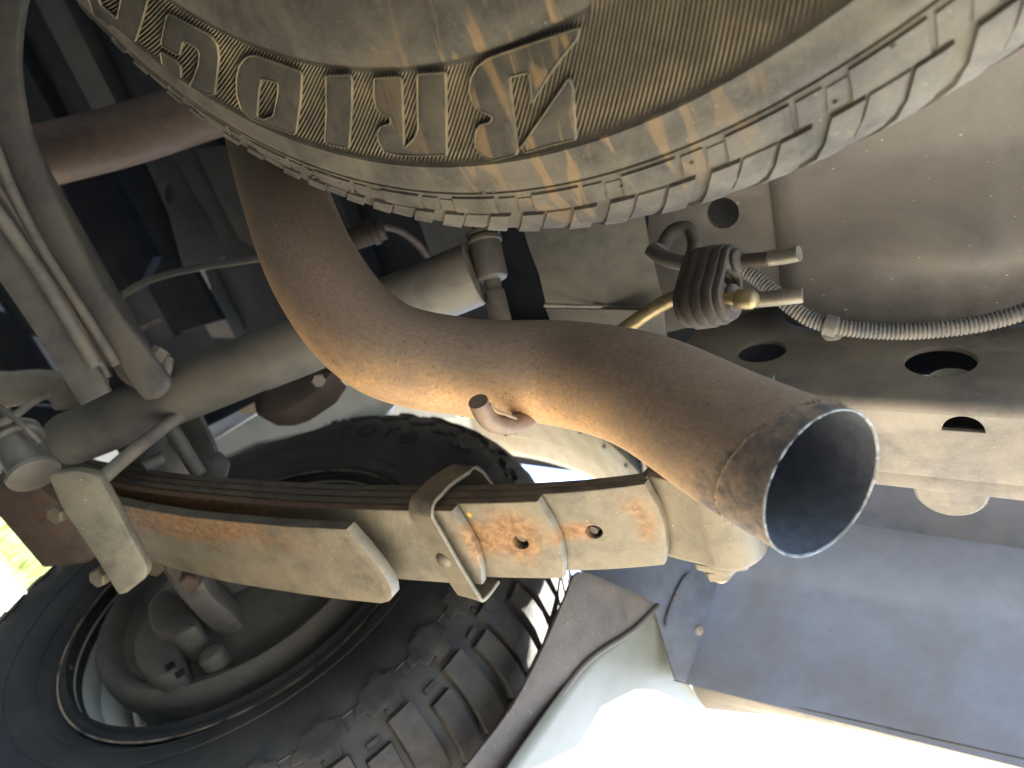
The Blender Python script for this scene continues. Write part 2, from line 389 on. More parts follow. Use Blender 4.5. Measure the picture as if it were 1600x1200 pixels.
# ================================================================== SPARE TYRE
SC = Vector((.1878, .2732, .2718))
PROF = [(.188, .050), (.196, .036), (.206, .020), (.222, .002), (.240, -.0075), (.258, -.0108), (.272, -.0102), (.2822, -.0080), (.2833, -.0068), (.3000, -.0056), (.3150, -.0032),
        (.3290, -.0006), (.3300, -.0014), (.3345, .0010), (.3400, .0032), (.3443, .0052), (.3452, .0068), (.3461, .0062), (.3500, .0090), (.3586, .0165), (.3625, .0195), (.3690, .0245),
        (.3735, .033), (.3765, .045), (.3785, .060), (.3795, .085), (.3795, .145), (.3780, .175), (.3690, .2), (.3500, .222), (.3200, .236), (.2700, .242), (.2300, .23), (.2, .2), (.188, .185)]
def make_surface(prof, center, mapf):
    """returns S(theta, r_or_s, h): arc-length parametrised tyre surface; mapf turns (theta, r, z) into a point"""
    seg = [0]
    for a, b in zip(prof, prof[1:]): seg.append(seg[-1]+math.hypot(b[0]-a[0], b[1]-a[1]))
    def S(th, s, h=0):
        s = min(max(s, 0), seg[-1]-1e-6)
        i = 0
        while seg[i+1] < s: i += 1
        t = (s-seg[i])/(seg[i+1]-seg[i]); a, b = prof[i], prof[i+1]
        r = a[0]+(b[0]-a[0])*t; z = a[1]+(b[1]-a[1])*t
        tx, tz = b[0]-a[0], b[1]-a[1]; l = math.hypot(tx, tz); nx, nz = tz/l, -tx/l
        return mapf(th, r+nx*h, z+nz*h)
    def s_of_r(r):
        for i in range(len(prof)-1):
            if prof[i][0] <= r <= prof[i+1][0]:
                return seg[i]+(r-prof[i][0])/(prof[i+1][0]-prof[i][0])*(seg[i+1]-seg[i])
        return seg[-1]
    def s_of_z(z):
        for i in range(12, len(prof)-1):
            if prof[i][1] <= z <= prof[i+1][1]: return seg[i]+(z-prof[i][1])/(prof[i+1][1]-prof[i][1])*(seg[i+1]-seg[i])
        return seg[-1]
    return S, s_of_r, s_of_z
def spare_map(th, r, z): return SC + Vector((r*math.cos(th), r*math.sin(th), z))
SS, s_r, s_z = make_surface(PROF, SC, spare_map)
spare = empty('spare_tyre', SC, 'dusty spare tyre slung flat under the tail, big raised letters on its sidewall', 'spare tyre')
sw = lathe('sidewall', PROF, SC, (0, 0, 1), m_rubber, spare, seg=320, sharp=50)
sw.data.materials.append(m_groove)
for p in sw.data.polygons:
    q = math.hypot(p.center.x, p.center.y)
    if .2833 < q < .3292 and p.center.z < .1: p.material_index = 1
def pad(S, u0, u1, s0, s1, h, bev, nu=5, nv=4, slant=0., hb=None, curve=None):
    """raised rubber block on a tyre surface: flat top with bevelled rim, skirt down to the surface"""
    vs, fs = [], []
    du = bev/abs(.36)
    rows = [s0, s0+bev] + [s0+bev+(s1-s0-2*bev)*k/nv for k in range(1, nv)] + [s1-bev, s1]
    def us(k, s):
        sh = slant*(s-s0)/(s1-s0)
        if curve: sh += curve((s-s0)/(s1-s0))
        cols = [u0, u0+du]+[u0+du+(u1-u0-2*du)*j/nu for j in range(1, nu)]+[u1-du, u1]
        return [c+sh for c in cols]
    nc = nu+3; nr = len(rows)
    for i, s in enumerate(rows):
        for j, u in enumerate(us(i, s)):
            edge = i in (0, nr-1) or j in (0, nc-1)
            hh = h if not hb else h*(1-hb*((s-s0)/(s1-s0)))
            vs.append(S(u, s, -.0005 if edge else hh))
    for i in range(nr-1):
        for j in range(nc-1): fs.append((i*nc+j, i*nc+j+1, (i+1)*nc+j+1, (i+1)*nc+j))
    return vs, fs
# fine slanted ribbing behind the letters
vs, fs = [], []
NR = 820
thB = math.atan2(on(925, 60, 2, .268).y-SC.y, on(925, 60, 2, .268).x-SC.x)
for k in range(NR):
    th0 = 2*math.pi*k/NR - math.pi
    if not (R(-160) < th0 < R(-18)): continue
    rin = .2842 if th0 > thB-R(1) else .262
    if th0 < R(-128): rin = .262
    n = 8; sl = .125; base = len(vs)
    for i in range(n+1):
        r = rin+(.3288-rin)*i/n; s = s_r(r); f = (r-.2842)/(.3288-.2842)
        sh = sl*f
        ww = .00078/r*1.0; hh = .0013 if 0 < i < n else -.0003
        vs += [SS(th0+sh-ww, s, -.0003), SS(th0+sh, s, hh), SS(th0+sh+ww, s, -.0003)]
    for i in range(n):
        a = base+i*3; fs += [(a, a+1, a+4, a+3), (a+1, a+2, a+5, a+4)]
rb = mesh('ribbing', vs, fs, m_ribtop, spare, sharp=80); rb['kind'] = 'stuff'
# raised letters, traced on the sidewall
def tyre_px(x, y):
    z = SC.z-.0045
    for _ in range(3):
        p = on(x, y, 2, z); r = math.hypot(p.x-SC.x, p.y-SC.y)
        z = SS(0, s_r(min(max(r, .2), .35)), 0).z
    return math.atan2(p.y-SC.y, p.x-SC.x), r
def c1(L): return [(a/3.333, b/3.333) for a, b in L]
def c2(L): return [(400+a/2.667, b/2.667) for a, b in L]
def c6(L): return [(680+a/5, 20+b/5) for a, b in L]
LET = {
 'B': [[roundloop(c6([(1140, 110), (850, 205), (540, 310), (420, 355), (345, 415), (298, 500), (285, 600), (308, 690), (350, 738), (440, 778), (468, 805), (440, 845), (370, 860), (338, 900), (325, 980), (345, 1050), (400, 1112), (480, 1135), (560, 1115), (650, 1088), (657, 1035), (635, 850), (612, 640), (600, 490), (680, 470), (752, 455), (766, 560), (770, 690), (880, 510), (1010, 330), (1125, 190)]), 4)],
       [roundloop(c6([(690, 1030), (880, 760), (1060, 495), (1088, 560), (1112, 970), (900, 1020), (720, 1075)]), 4)]],
 'R': [[roundloop(c2([(503, 322), (608, 316), (618, 330), (622, 470), (627, 612), (672, 565), (686, 530), (684, 420), (684, 305), (800, 298), (802, 460), (803, 637), (700, 640), (600, 637), (545, 622), (522, 585), (516, 545), (530, 520), (572, 508), (572, 480), (535, 464), (512, 440), (503, 400)]), 3)]],
 'I': [[roundloop(c2([(303, 312), (405, 308), (412, 330), (410, 430), (397, 602), (385, 608), (310, 592), (297, 575), (305, 450)]), 4)]],
 'D': [[roundloop(c1([(1262, 335), (1300, 290), (1345, 285), (1460, 325), (1588, 372), (1578, 520), (1552, 692), (1430, 650), (1330, 612), (1272, 562), (1248, 490), (1247, 400)]), 6),
        roundloop(c1([(1375, 402), (1465, 425), (1462, 480), (1438, 595), (1385, 615), (1352, 598), (1360, 480)]), 4)]],
 'G': [[roundloop(c1([(888, 66), (1110, 180), (1147, 225), (1156, 290), (1132, 478), (1105, 488), (1000, 440), (1022, 400), (1050, 330), (1055, 262), (1030, 235), (970, 200), (948, 282), (852, 225)]), 5)],
       [roundloop(c1([(850, 262), (930, 308), (956, 340), (956, 398), (860, 325)]), 3)]],
 'E': [[roundloop(c1([(660, -60), (800, -70), (768, 60), (718, 212), (620, 150), (500, 62), (470, -40), (520, -30), (545, 28), (625, 95)]), 4)]]}
for ch, plates in LET.items():
    first = None
    for pi_, loops in enumerate(plates):
        pol = [[tyre_px(*q) for q in L] for L in loops]
        LL = [[(t*.306, r) for t, r in L] for L in pol]
        outer = LL
        vs, fs = plate2d(LL, .0024, .0005, maxlen=.006)
        V = [SS(u/.306, s_r(v), h-.0002) for u, v, h in vs]
        o = mesh('letter', V, fs, m_letter, spare, sharp=25)
        # thin raised outline round the letter face
        bmv, bmf = [], []
        for L in LL:
            k = len(L); ctr = []
            for i in range(k):
                a, b, c = Vector(L[i-1]), Vector(L[i]), Vector(L[(i+1) % k])
                t = (c-a); t = t.normalized() if t.length > 1e-9 else Vector((1, 0)); nn = Vector((-t.y, t.x)); ctr.append((b, nn))
            base = len(bmv)
            for b, nn in ctr:
                for off, h in ((-.0006, .0015), (-.0002, .0027), (.0002, .0027), (.0006, .0015)):
                    q = b+nn*off; bmv.append(SS(q.x/.306, s_r(q.y), h))
            for i in range(k):
                for j in range(3): bmf.append((base+i*4+j, base+((i+1) % k)*4+j, base+((i+1) % k)*4+j+1, base+i*4+j+1))
        mesh('letter_outline', bmv, bmf, m_ribtop, o, sharp=60)
# shoulder pads and tread blocks
NB = 46; rr = random.Random(3)
s_edge = s_r(.3588)
def blk(u0, u1, s0, s1, h, bev, nm, m, sl=.105, hb=None, nu=4):
    vs, fs = pad(SS, u0, u1, s0, s1, h, bev, nu, 5, slant=sl, curve=lambda f: .010*f*f, hb=hb); mesh(nm, vs, fs, m, spare, sharp=25)
for k in range(NB):
    th = 2*math.pi*k/NB
    if not (R(-175) < th-2*math.pi < R(-10)): continue
    step = 2*math.pi/NB; j1 = rr.uniform(-.002, .002)
    vs, fs = pad(SS, th+.004, th+step*(.58+j1), s_r(.3474), s_edge-.0004, .0013, .0004, 5, 2, slant=.016); mesh('shoulder_pad', vs, fs, m_rubber, spare, sharp=25)
    vs, fs = pad(SS, th+step*.60, th+step*.77, s_r(.3492), s_edge-.0009, .0006, .0004, 3, 2, slant=.016); mesh('shoulder_pad', vs, fs, m_rubber, spare, sharp=25)
    vs, fs = pad(SS, th+step*.78, th+step*.995, s_r(.3480), s_edge-.0006, .0009, .0004, 3, 2, slant=.016); mesh('shoulder_pad', vs, fs, m_rubber, spare, sharp=25)
    s2 = s_edge+.0006; s3 = s_z(.064)
    blk(th, th+step*.270, s2, s3, .0020, .0006, 'tread_block', m_tread)
    blk(th+step*.276, th+step*.590, s2, s2+(s3-s2)*.80, .0011, .0009, 'tread_block', m_tread, sl=.086)
    blk(th+step*.596, th+step*.870, s2, s3, .0020, .0006, 'tread_block', m_tread)
# small rubber pips / stones stuck to the tyre
for k in range(14):
    th = R(rr.uniform(-125, -60)); s = s_r(rr.uniform(.345, .3575)); p = SS(th, s, .001); q = SS(th, s, -.001); d = (p-q).normalized()
    rad = rr.uniform(.0006, .0013)
    lathe('stone_chip', [(0, -rad), (rad*.8, -rad*.4), (rad, .2*rad), (rad*.5, .9*rad), (0, rad)], p, d+Vector((rr.uniform(-.4, .4), rr.uniform(-.4, .4), 0)), m_ground, spare, seg=6)

# ================================================================== EXHAUST PIPE
OUT = (M @ Vector((.455, -.287, .843))).normalized()
TIP = at(1287, 758, .285)
pts = [at(330, 20, .70), at(395, 150, .60), at(440, 290, .525), at(497, 430, .475), at(590, 538, .447), at(730, 574, .437), at(880, 584, .425)]
pts += [at(1003, 612, .385), TIP-OUT*.052, TIP-OUT*.0004]
pw = [.0305, .031, .031, .031, .0312, .0300, .0318, .0322, .0326, .0322]
seg = 10; path = crom(pts, seg); rad = lerp_list(pw, seg)
exh = empty('exhaust_pipe', TIP, 'rusty brown exhaust tailpipe bending across the underside to a round open end', 'exhaust pipe')
def add_attr(o, fn, name):
    a = o.data.attributes.new(name, 'FLOAT', 'POINT')
    off = parent_origin(o)
    for v in o.data.vertices: a.data[v.index].value = fn(v.co+off)
vs, fs, uv = sweep(path, rad, 96, False)
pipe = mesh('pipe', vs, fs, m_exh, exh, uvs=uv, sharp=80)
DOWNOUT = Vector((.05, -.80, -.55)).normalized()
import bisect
def rust_glow(p):  # rusty orange and ground-bounce glow painted together, facing down and outboard
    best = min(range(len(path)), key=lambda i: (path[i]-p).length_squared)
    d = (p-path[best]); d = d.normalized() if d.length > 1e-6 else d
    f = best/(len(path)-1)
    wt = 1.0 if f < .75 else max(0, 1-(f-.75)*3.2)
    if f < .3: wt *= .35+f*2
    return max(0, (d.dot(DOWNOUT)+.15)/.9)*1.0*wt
add_attr(pipe, rust_glow, 'rust_or_lit')
UPV = (M @ Vector((.35, .93, 0))).normalized()
wp = TIP-OUT*.019; wn = (OUT-UPV*.36).normalized()
add_attr(pipe, lambda p: .60 if (p-wp).dot(wn) > 0 else max(0, .42+(p-wp).dot(wn)*16-(p-TIP).dot(UPV)*11), 'soot')
bi = len(path)-30
vs, fs, uv = sweep(path[bi:], [r_-.0014 for r_ in rad[bi:]], 96, False)
mesh('bore', vs, [f[::-1] for f in fs], m_inside, exh, uvs=uv)
# rim annulus, slightly jagged cut edge
e1 = OUT.orthogonal().normalized(); e2 = OUT.cross(e1); vs, fs = [], []; n = 180; rj = random.Random(5)
for k in range(n):
    a = 2*math.pi*k/n; dd = e1*math.cos(a)+e2*math.sin(a); j = rj.uniform(-.00012, .00012)
    vs += [TIP+dd*.0323-OUT*.0006, TIP+dd*(.0321+j*.5)+OUT*(.0002+j), TIP+dd*(.0316+j)+OUT*(.0001-j), TIP+dd*.0309-OUT*.0012]
for k in range(n):
    b0 = k*4; b1 = ((k+1) % n)*4
    for j in range(3): fs.append((b0+j, b1+j, b1+j+1, b0+j+1))
mesh('cut_rim', vs, fs, m_edge, exh, sharp=60)
# weld bead: scaly ring
wx1 = OUT.orthogonal().normalized(); wx2 = OUT.cross(wx1); ring = []; rads = []
n = 220
for k in range(n+1):
    a = 2*math.pi*k/n; dd = (wx1*math.cos(a)+wx2*math.sin(a))*.0324; ring.append(TIP+dd+OUT*((wp-TIP-dd).dot(wn)/OUT.dot(wn))); rads.append(.0002+.0003*abs(math.sin(a*37))+rj.uniform(0, .0008)*(rj.random() > .3))
vs, fs, uv = sweep(ring, rads, 8, False); mesh('weld_bead', vs, fs, m_weld, exh, uvs=uv)
# cut hanger stub welded on the flank
hp = [at(747, 627, .383), at(755, 645, .389), at(768, 659, .396), at(788, 664, .404), at(812, 660, .414), at(830, 652, .425)]
o = tube('hanger_stub', hp, .0055, m_stub, exh, n=20, seg=6)
vs, fs, uv = sweep(crom([at(757, 652, .3975), at(770, 668, .401), at(790, 674, .406), at(812, 670, .414), at(824, 661, .422)], 10), [.0015+rj.uniform(0, .0015) for _ in range(41)], 10, True)
mesh('weld_seam', vs, fs, m_weld, o)
vs, fs, uv = sweep(crom([at(766, 630, .389), at(775, 640, .393), at(792, 648, .398), at(806, 654, .405)], 6), [.0006+rj.uniform(0, .0005) for _ in range(19)], 8, True)
mesh('weld_seam', vs, fs, m_exh, o)

# ================================================================== LEAF SPRING
TK = [(.06, .385), (.12, .362), (.17, .346), (.19, .3375), (.2155, .3255), (.264, .3095), (.32, .2955), (.37, .2850), (.45, .2705), (.531, .2600), (.60, .2520), (.667, .2465), (.77, .2430), (.90, .2455), (1.1, .262)]
def T(x):
    for (a, za), (b, zb) in zip(TK, TK[1:]):
        if a <= x <= b: 
            t = (x-a)/(b-a); return za+(zb-za)*t
    return TK[-1][1]
def Ts(x): return (T(x-.02)+T(x+.02)+T(x-.01)+T(x+.01)+T(x))/5
YI, YO = -.280, -.350
LT = .0078
spring = empty('leaf_spring', (.4, -.315, T(.4)), 'dusty steel leaf spring pack running along the frame to the rear eye', 'leaf spring')
RP = []
def leaf_rust(o):
    off = parent_origin(o); a = o.data.attributes.new('rust_or_lit', 'FLOAT', 'POINT')
    for v in o.data.vertices:
        p = v.co+off; f = 0
        for c, rx, ry in RP: f = max(f, 1-math.hypot((p.x-c.x)/rx, (p.y-c.y)/ry))
        a.data[v.index].value = max(0, min(1, f*1.6))
def leaf(x0, x1, k, m, th=LT, endr=.010, holes=(), yo=YO, yi=YI, drop=None, endshape=None, name='leaf', mat2=None):
    if endshape: L = endshape
    else: L = [(x0+.006, yi), (x0+.0015, yi-.02), (x0, (yi+yo)/2), (x0+.002, yo+.014), (x0+.006, yo), (x1, yo), (x1, yi)]
    vs, fs = plate2d([L]+[ell(hx, hy, hr, hr, 20) for hx, hy, hr in holes], th-.0012, .0010, maxlen=.010)
    V = []
    for u, v, h in vs:
        zb = Ts(u)-LT*k if not drop else drop(u)
        V.append((u, v, zb+h+.0003))
    o = mesh(name, V, fs, m, spring, sharp=25)
    leaf_rust(o)
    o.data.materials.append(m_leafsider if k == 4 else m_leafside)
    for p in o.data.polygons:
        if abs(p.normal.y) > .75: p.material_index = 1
    return o
def hole_at(x, y, k):
    z = .3
    for _ in range(12): p = on(x, y, 2, z); z = Ts(p.x)-LT*k
    return p
hB = hole_at(927, 832, 2); hC = hole_at(812, 849, 3)
RP += [(Vector((.60, -.292, 0)), .20, .026), (Vector((.71, -.29, 0)), .12, .03), (hB+Vector((.013, .002, 0)), .022, .012), (hC+Vector((.004, .006, 0)), .03, .035), (on(770, 820, 2, .29), .012, .03), (on(1000, 820, 2, .31), .012, .03), (Vector((.45, -.2795, 0)), .12, .0012)]
leaf(.1900, 1.05, .96, m_leaf, yo=-.3495, yi=-.2805, holes=[(hB.x-.001, hB.y+.003, .0045)])
leaf(.188, 1.02, 2, m_leaf, holes=[(hB.x, hB.y, .0056)])
leaf(.2520, .99, 3, m_leafrust, holes=[(hC.x, hC.y, .0058)])
leaf(.309, .95, 4, m_leaf)
def Fz(x): 
    P = [(.38, .2300), (.43, .2205), (.4627, .2155), (.51, .2090), (.5572, .2030), (.62, .1985), (.70, .1955), (.95, .1955)]
    for (a, za), (b, zb) in zip(P, P[1:]):
        if x <= b: return za+(zb-za)*(x-a)/(b-a)
    return .1955
leaf(0, 0, 5, m_leafrust, th=.0105, drop=Fz, endshape=[(.3860, YI), (.3790, -.298), (.3735, -.316), (.3715, -.328), (.3718, -.338), (.3745, -.346), (.380, -.351), (.388, -.354), (.45, -.354), (.62, -.354), (.93, -.354), (.93, YI), (.6, YI), (.45, YI)])
# clamp peg seen in the hole of leaf B / curled strip seen in leaf C's hole
lathe('centre_pin', [(0, -.001), (.0032, -.001), (.0036, .004)], hB+Vector((.0015, -.001, .004)), (0, 0, 1), m_grey, spring, seg=16)
lathe('centre_pin', [(0, -.0005), (.0040, -.0005), (.0044, .004)], hC+Vector((.0008, .0018, .0045)), (0, 0, 1), m_grey, spring, seg=16)
# downturned eye of the main leaf round its bush
EX, EZ, ER = .158, .3500, .0245
vs, fs = [], []; n = 34
prof = []
for k in range(n+1):
    a = R(-68)-R(300)*k/n
    prof.append((EX+ER*math.cos(a), EZ+ER*math.sin(a)))
prof = [(.2000, .3300), (.194, .3290), (.186, .3280)] + prof
inner = []
for i, (x, z) in enumerate(prof):
    a = prof[max(i-1, 0)]; b = prof[min(i+1, len(prof)-1)]; dx, dz = b[0]-a[0], b[1]-a[1]; l = math.hypot(dx, dz)
    inner.append((x-dz/l*(-LT) * -1 * -1, z+dx/l*(-LT) * -1 * -1))
for y in (YI, YI-.002, YO+.002, YO):
    e = 0 if y in (YI, YO) else 1
    for x, z in prof: vs.append((x, y, z))
k = len(prof)
for i in range(3):
    for j in range(k-1): fs.append((i*k+j, (i+1)*k+j, (i+1)*k+j+1, i*k+j+1))
o = mesh('spring_eye', vs, fs, m_leaf, spring, sharp=40); solid(o, LT, -1)
lathe('eye_bush', [(.0035, -.034), (.0165, -.034), (.0165, .034), (.0035, .034)], (EX, -.315, EZ), (0, 1, 0), m_dark, spring, seg=32)
# rebound clip strap
cx0 = .330
def clip_pt(y, z, dx): return Vector((cx0+dx, y, z))
zt, zb = T(cx0), T(cx0)-LT*4
cl = [(-.304, zt+.0035, -.018), (-.298, zt+.0100, -.012), (-.290, zt+.0140, -.006), (-.281, zt+.0150, -.002), (-.2755, zt+.011, .002), (-.2738, zt-.006, .007), (-.2738, zb+.010, .008), (-.2748, zb+.002, .0085), (-.2800, zb-.0028, .0085), (-.286, zb-.0037, .008), (-.300, zb-.0038, .005),
      (-.330, zb-.0038, .000), (-.352, zb-.0036, -.005), (-.3585, zb-.0020, -.006), (-.3600, zb+.004, -.007), (-.3600, zb+.018, -.007)]
pth = crom([Vector((cx0+dx, y, z)) for y, z, dx in cl], 6); vs, fs = [], []
for i, p in enumerate(pth):
    a = pth[max(i-1, 0)]; b = pth[min(i+1, len(pth)-1)]; t = (b-a).normalized(); wd = Vector((1, 0, 0)); wd = (wd-t*wd.dot(t)).normalized(); nn = t.cross(wd)
    W2 = .0112; H2 = .0016
    for u, v in ((-W2, -H2*.4), (-W2+.0006, -H2), (W2-.0006, -H2), (W2, -H2*.4), (W2, H2*.4), (W2-.0006, H2), (-W2+.0006, H2), (-W2, H2*.4)): vs.append(p+wd*u+nn*v)
for i in range(len(pth)-1):
    for j in range(8): fs.append((i*8+j, i*8+(j+1) % 8, (i+1)*8+(j+1) % 8, (i+1)*8+j))
fs.append(tuple(range(8))[::-1]); fs.append(tuple((len(pth)-1)*8+j for j in range(8)))
clip = mesh('rebound_clip', vs, fs, m_strap, spring, sharp=35)
rv = on(693, 876, 2, zb-.0056)
lathe('rivet', [(0, -.0032), (.0030, -.0030), (.0052, -.0020), (.0066, -.0002), (.0068, .0008)], rv, (0, 0, 1), m_leaf, clip, seg=28, sharp=60)
# orange dab of paint at the corner of leaf D
dab = on(733, 805, 2, T(.31)-LT*4-.0002); vs = [dab]; 
for k in range(14):
    a = 2*math.pi*k/14; q = random.uniform(.0012, .0026); vs.append(dab+Vector((q*math.cos(a), q*math.sin(a), 0)))
vs += [v+Vector((0, 0, -.0004)) for v in vs[:1]]
fs = [(15, 1+(k+1) % 14, 1+k) for k in range(14)]
mesh('paint_dab', vs, fs, m_orange, spring)

# shackle under the eye with lower plate and nut
shk = empty('spring_shackle', (EX+.010, -.37, EZ), 'dusty shackle plate with a nut, bolted outboard of the spring eye', 'shackle')
c0 = on(1140, 905, 1, -.366)
pl = [(-.019, .012), (-.024, .004), (-.021, -.004), (-.014, -.006), (-.012, -.012), (.012, -.012), (.0145, -.006), (.022, -.003), (.022, .018), (.016, .060), (-.016, .060)]
slab('shackle_plate', [roundloop([( -a, b) for a, b in pl][::-1], .003)], (EX+.010, -.3600, EZ-.002), (0, -1, 0), .0065, m_leaf, shk, px=False, bev=.0012)
sp0 = Vector((EX+.010, -.3665, EZ-.002))
lathe('nut', [(0, .0), (.0115, 0), (.0125, .001), (.0125, .0075), (.0115, .0088), (.006, .0088)], sp0, (0, -1, 0), m_leafrust, shk, seg=6, sharp=20)
lathe('bolt_end', [(.0062, .007), (.0062, .009), (.0057, .0095), (.0062, .0102), (.0057, .0110), (.0062, .0118), (.0057, .0126), (.0060, .0134), (.0052, .0155), (.003, .0175), (0, .018)], sp0, (0, -1, 0), m_brass, shk, seg=24)
slab('shackle_plate', [roundloop([(a, b) for a, b in [(-.014, .014), (-.014, -.10), (.012, -.10), (.012, .014)]], .008)], (EX, -.2755, EZ), (0, 1, 0), .005, m_frame, shk, px=False)

# ================================================================== SHOCK ABSORBER
shock = empty('shock_absorber', at(90, 692, .70), 'long dusty grey shock absorber slanting behind the tailpipe', 'shock absorber')
A = at(92, 693, .70); B = at(742, 428, .62); ax = (B-A).normalized(); Ls = (B-A).length
lathe('dust_tube', [(0, -.002), (.012, -.001), (.020, .0015), (.0245, .007), (.0262, .014), (.0265, .03), (.0268, Ls*.50), (.0275, Ls*.505), (.0278, Ls*.52), (.0280, Ls-.004), (.0270, Ls), (.008, Ls+.001), (0, Ls+.001)], A, ax, m_shock, shock, seg=64, sharp=50)
0 and lathe('piston_rod', [(.006, 0), (.006, .05)], B-ax*.002, ax, m_rod, shock, seg=20)
UE = at(762, 405, .625); ud = (at(752, 350, .63)-at(775, 460, .62)).normalized()
lathe('upper_bush', [(0, -.030), (.007, -.030), (.0075, -.020), (.0135, -.0185), (.0145, -.017), (.0145, .014), (.016, .015), (.016, .018), (.0125, .0185), (.0125, .021), (.0155, .022), (.0155, .0245), (.008, .025), (.008, .034), (0, .034)], UE, ud, m_axle, shock, seg=36)
tube('upper_stud', [UE-ud*.03, UE-ud*.075], [.0085, .0105], m_grey, shock, n=16)
LB = at(36, 706, .615); ld_ = (at(8, 650, .63)-at(62, 760, .60)).normalized()
lathe('lower_bush', [(0, -.0290), (.0175, -.029), (.0205, -.0275), (.0212, -.024), (.0195, -.0225), (.0178, -.0215), (.0178, .010), (.0195, .0105), (.0212, .0125), (.0212, .0150), (.0190, .0165), (.0190, .0195), (.0205, .021), (.0175, .0245), (.009, .0255), (.009, .033), (0, .033)], LB, ld_, m_shock, shock, seg=40)
lathe('bush_nut', [(0, .047), (.0075, .047), (.0085, .045), (.0085, .033), (.010, .032), (.010, .029)], LB, ld_, m_grey, shock, seg=6)
for q in ((123, 688, .0027), (236, 664, .0020), (36, 659, .0017)):   # bright water-like spots
    p = hitpl(q[0], q[1], A-M@Vector((0, 0, 0)), (A-B).cross((A-B).cross(A)))
# ================================================================== AXLE, SPRING SEAT
WC = Vector((.7708, -.5083, .3004))
axle = empty('axle_housing', (WC.x, -.1, WC.z), 'grey rear axle housing with brake pipes clipped along it', 'axle')
lathe('axle_tube', [(.040, -.30), (.040, .12), (.045, .2), (.062, .28), (.10, .36), (.14, .46), (.15, .55), (.14, .64), (.10, .74), (.045, .85), (.040, 1.3)], (WC.x, -.13, WC.z), (0, 1, 0), m_axle, axle, seg=64)
def axpx(pl, rr_=.0, d=.64): return [at(x, y, dd) for x, y, dd in pl]
tube('brake_pipe', [at(-10, 225, .585), at(20, 300, .59), at(70, 395, .597), at(125, 480, .604), at(182, 570, .612)], .0042, m_grey, axle, n=12)
tube('brake_pipe', [at(-20, 310, .575), at(25, 372, .585), at(80, 455, .592), at(150, 572, .60)], .0055, m_shock, axle, n=14)
tube('brake_pipe', [at(-20, 270, .59), at(25, 335, .595), at(75, 420, .603), at(120, 500, .61), at(170, 590, .62)], .0030, m_grey, axle, n=12)
for (x, y, d) in ((186, 540, .635), (200, 556, .645), (150, 590, .64)):
    lathe('pipe_union', [(0, -.009), (.007, -.009), (.008, -.007), (.008, .007), (.007, .009), (0, .009)], at(x, y, d), at(x-30, y-50, d)-at(x, y, d), m_grey, axle, seg=6)
tube('hose_bend', [at(176, 545, .645), at(196, 585, .645), at(225, 600, .645), at(255, 585, .64), at(262, 560, .645)], .0055, m_grey, axle, n=14)
lathe('pipe_union', [(0, -.012), (.009, -.012), (.010, 0), (.009, .012), (0, .012)], at(240, 565, .64), (0, .4, 1), m_grey, axle, seg=8)
# curved flat bracket arm sweeping down to the axle
arm = smoothloop([(-60, -40), (40, -40), (34, 0), (26, 60), (26, 110), (36, 180), (55, 240), (85, 310), (130, 400), (185, 490), (240, 562), (262, 600), (225, 625), (180, 560), (125, 470), (75, 390), (30, 300), (0, 225), (-60, 140)], 3)
slab('bracket_arm', [arm], at(100, 350, .612), M @ Vector((.05, .05, -1)), .010, m_axle, axle, bev=.003)
slab('bracket_arm', [[(-60, 310), (0, 352), (40, 405), (95, 490), (160, 590), (170, 612), (125, 634), (60, 530), (0, 442), (-60, 350)]], at(60, 470, .60), M @ Vector((-.1, .1, -1)), .008, m_axle, axle, bev=.002)
# plates that clamp the spring under the axle
pad_ = empty('spring_clamp_plate', at(150, 840, .57), 'thick dusty steel clamp plate crossing under the spring at the axle', 'clamp plate')
slab('clamp_plate', [roundloop([(72, 742), (118, 735), (152, 742), (168, 768), (232, 888), (229, 903), (196, 929), (184, 931), (148, 872), (96, 796)], 9)], at(150, 840, .575), M @ Vector((-.15, .2, -1)), .013, m_leaf, pad_, bev=.0028)
slab('axle_seat', [roundloop([(-40, 765), (60, 760), (110, 800), (150, 872), (135, 882), (66, 889), (-10, 800)], 6)], at(60, 830, .70), M @ Vector((-.1, .3, -1)), .05, m_brownm, pad_, bev=.004)
for (x, y) in ((92, 802), (158, 900)):
    lathe('bolt_head', [(0, -.006), (.007, -.006), (.0085, -.004), (.0085, .004)], at(x, y, .60), M @ Vector((.2, .2, -1)), m_leafrust, pad_, seg=6)
ub = empty('u_bolt', at(200, 715, .60), 'bent steel rod of the spring clamp beside the shock absorber foot', 'u-bolt')
tube('rod', [at(140, 765, .585), at(200, 712, .615), at(262, 662, .65), at(290, 640, .67)], .0062, m_grey, ub, n=14)
tube('rod', [at(268, 670, .70), at(312, 742, .70)], .0075, m_grey, ub, n=12)
br = empty('bump_bracket', at(300, 700, .74), 'shadowy bracket with bent tab above the spring, left of the wheel', 'bracket')
slab('plate', [[(255, 640), (300, 625), (330, 690), (350, 745), (325, 748), (305, 740), (272, 690)]], at(300, 690, .74), M @ Vector((.3, .1, -1)), .006, m_axle, br)
slab('tab', [roundloop([(300, 712), (345, 705), (358, 722), (352, 745), (310, 748)], 5)], at(330, 730, .71), M @ Vector((0, -.4, -1)), .005, m_axle, br)
tube('stay', [at(225, 730, .69), at(255, 715, .7)], .0065, m_grey, br, n=12)

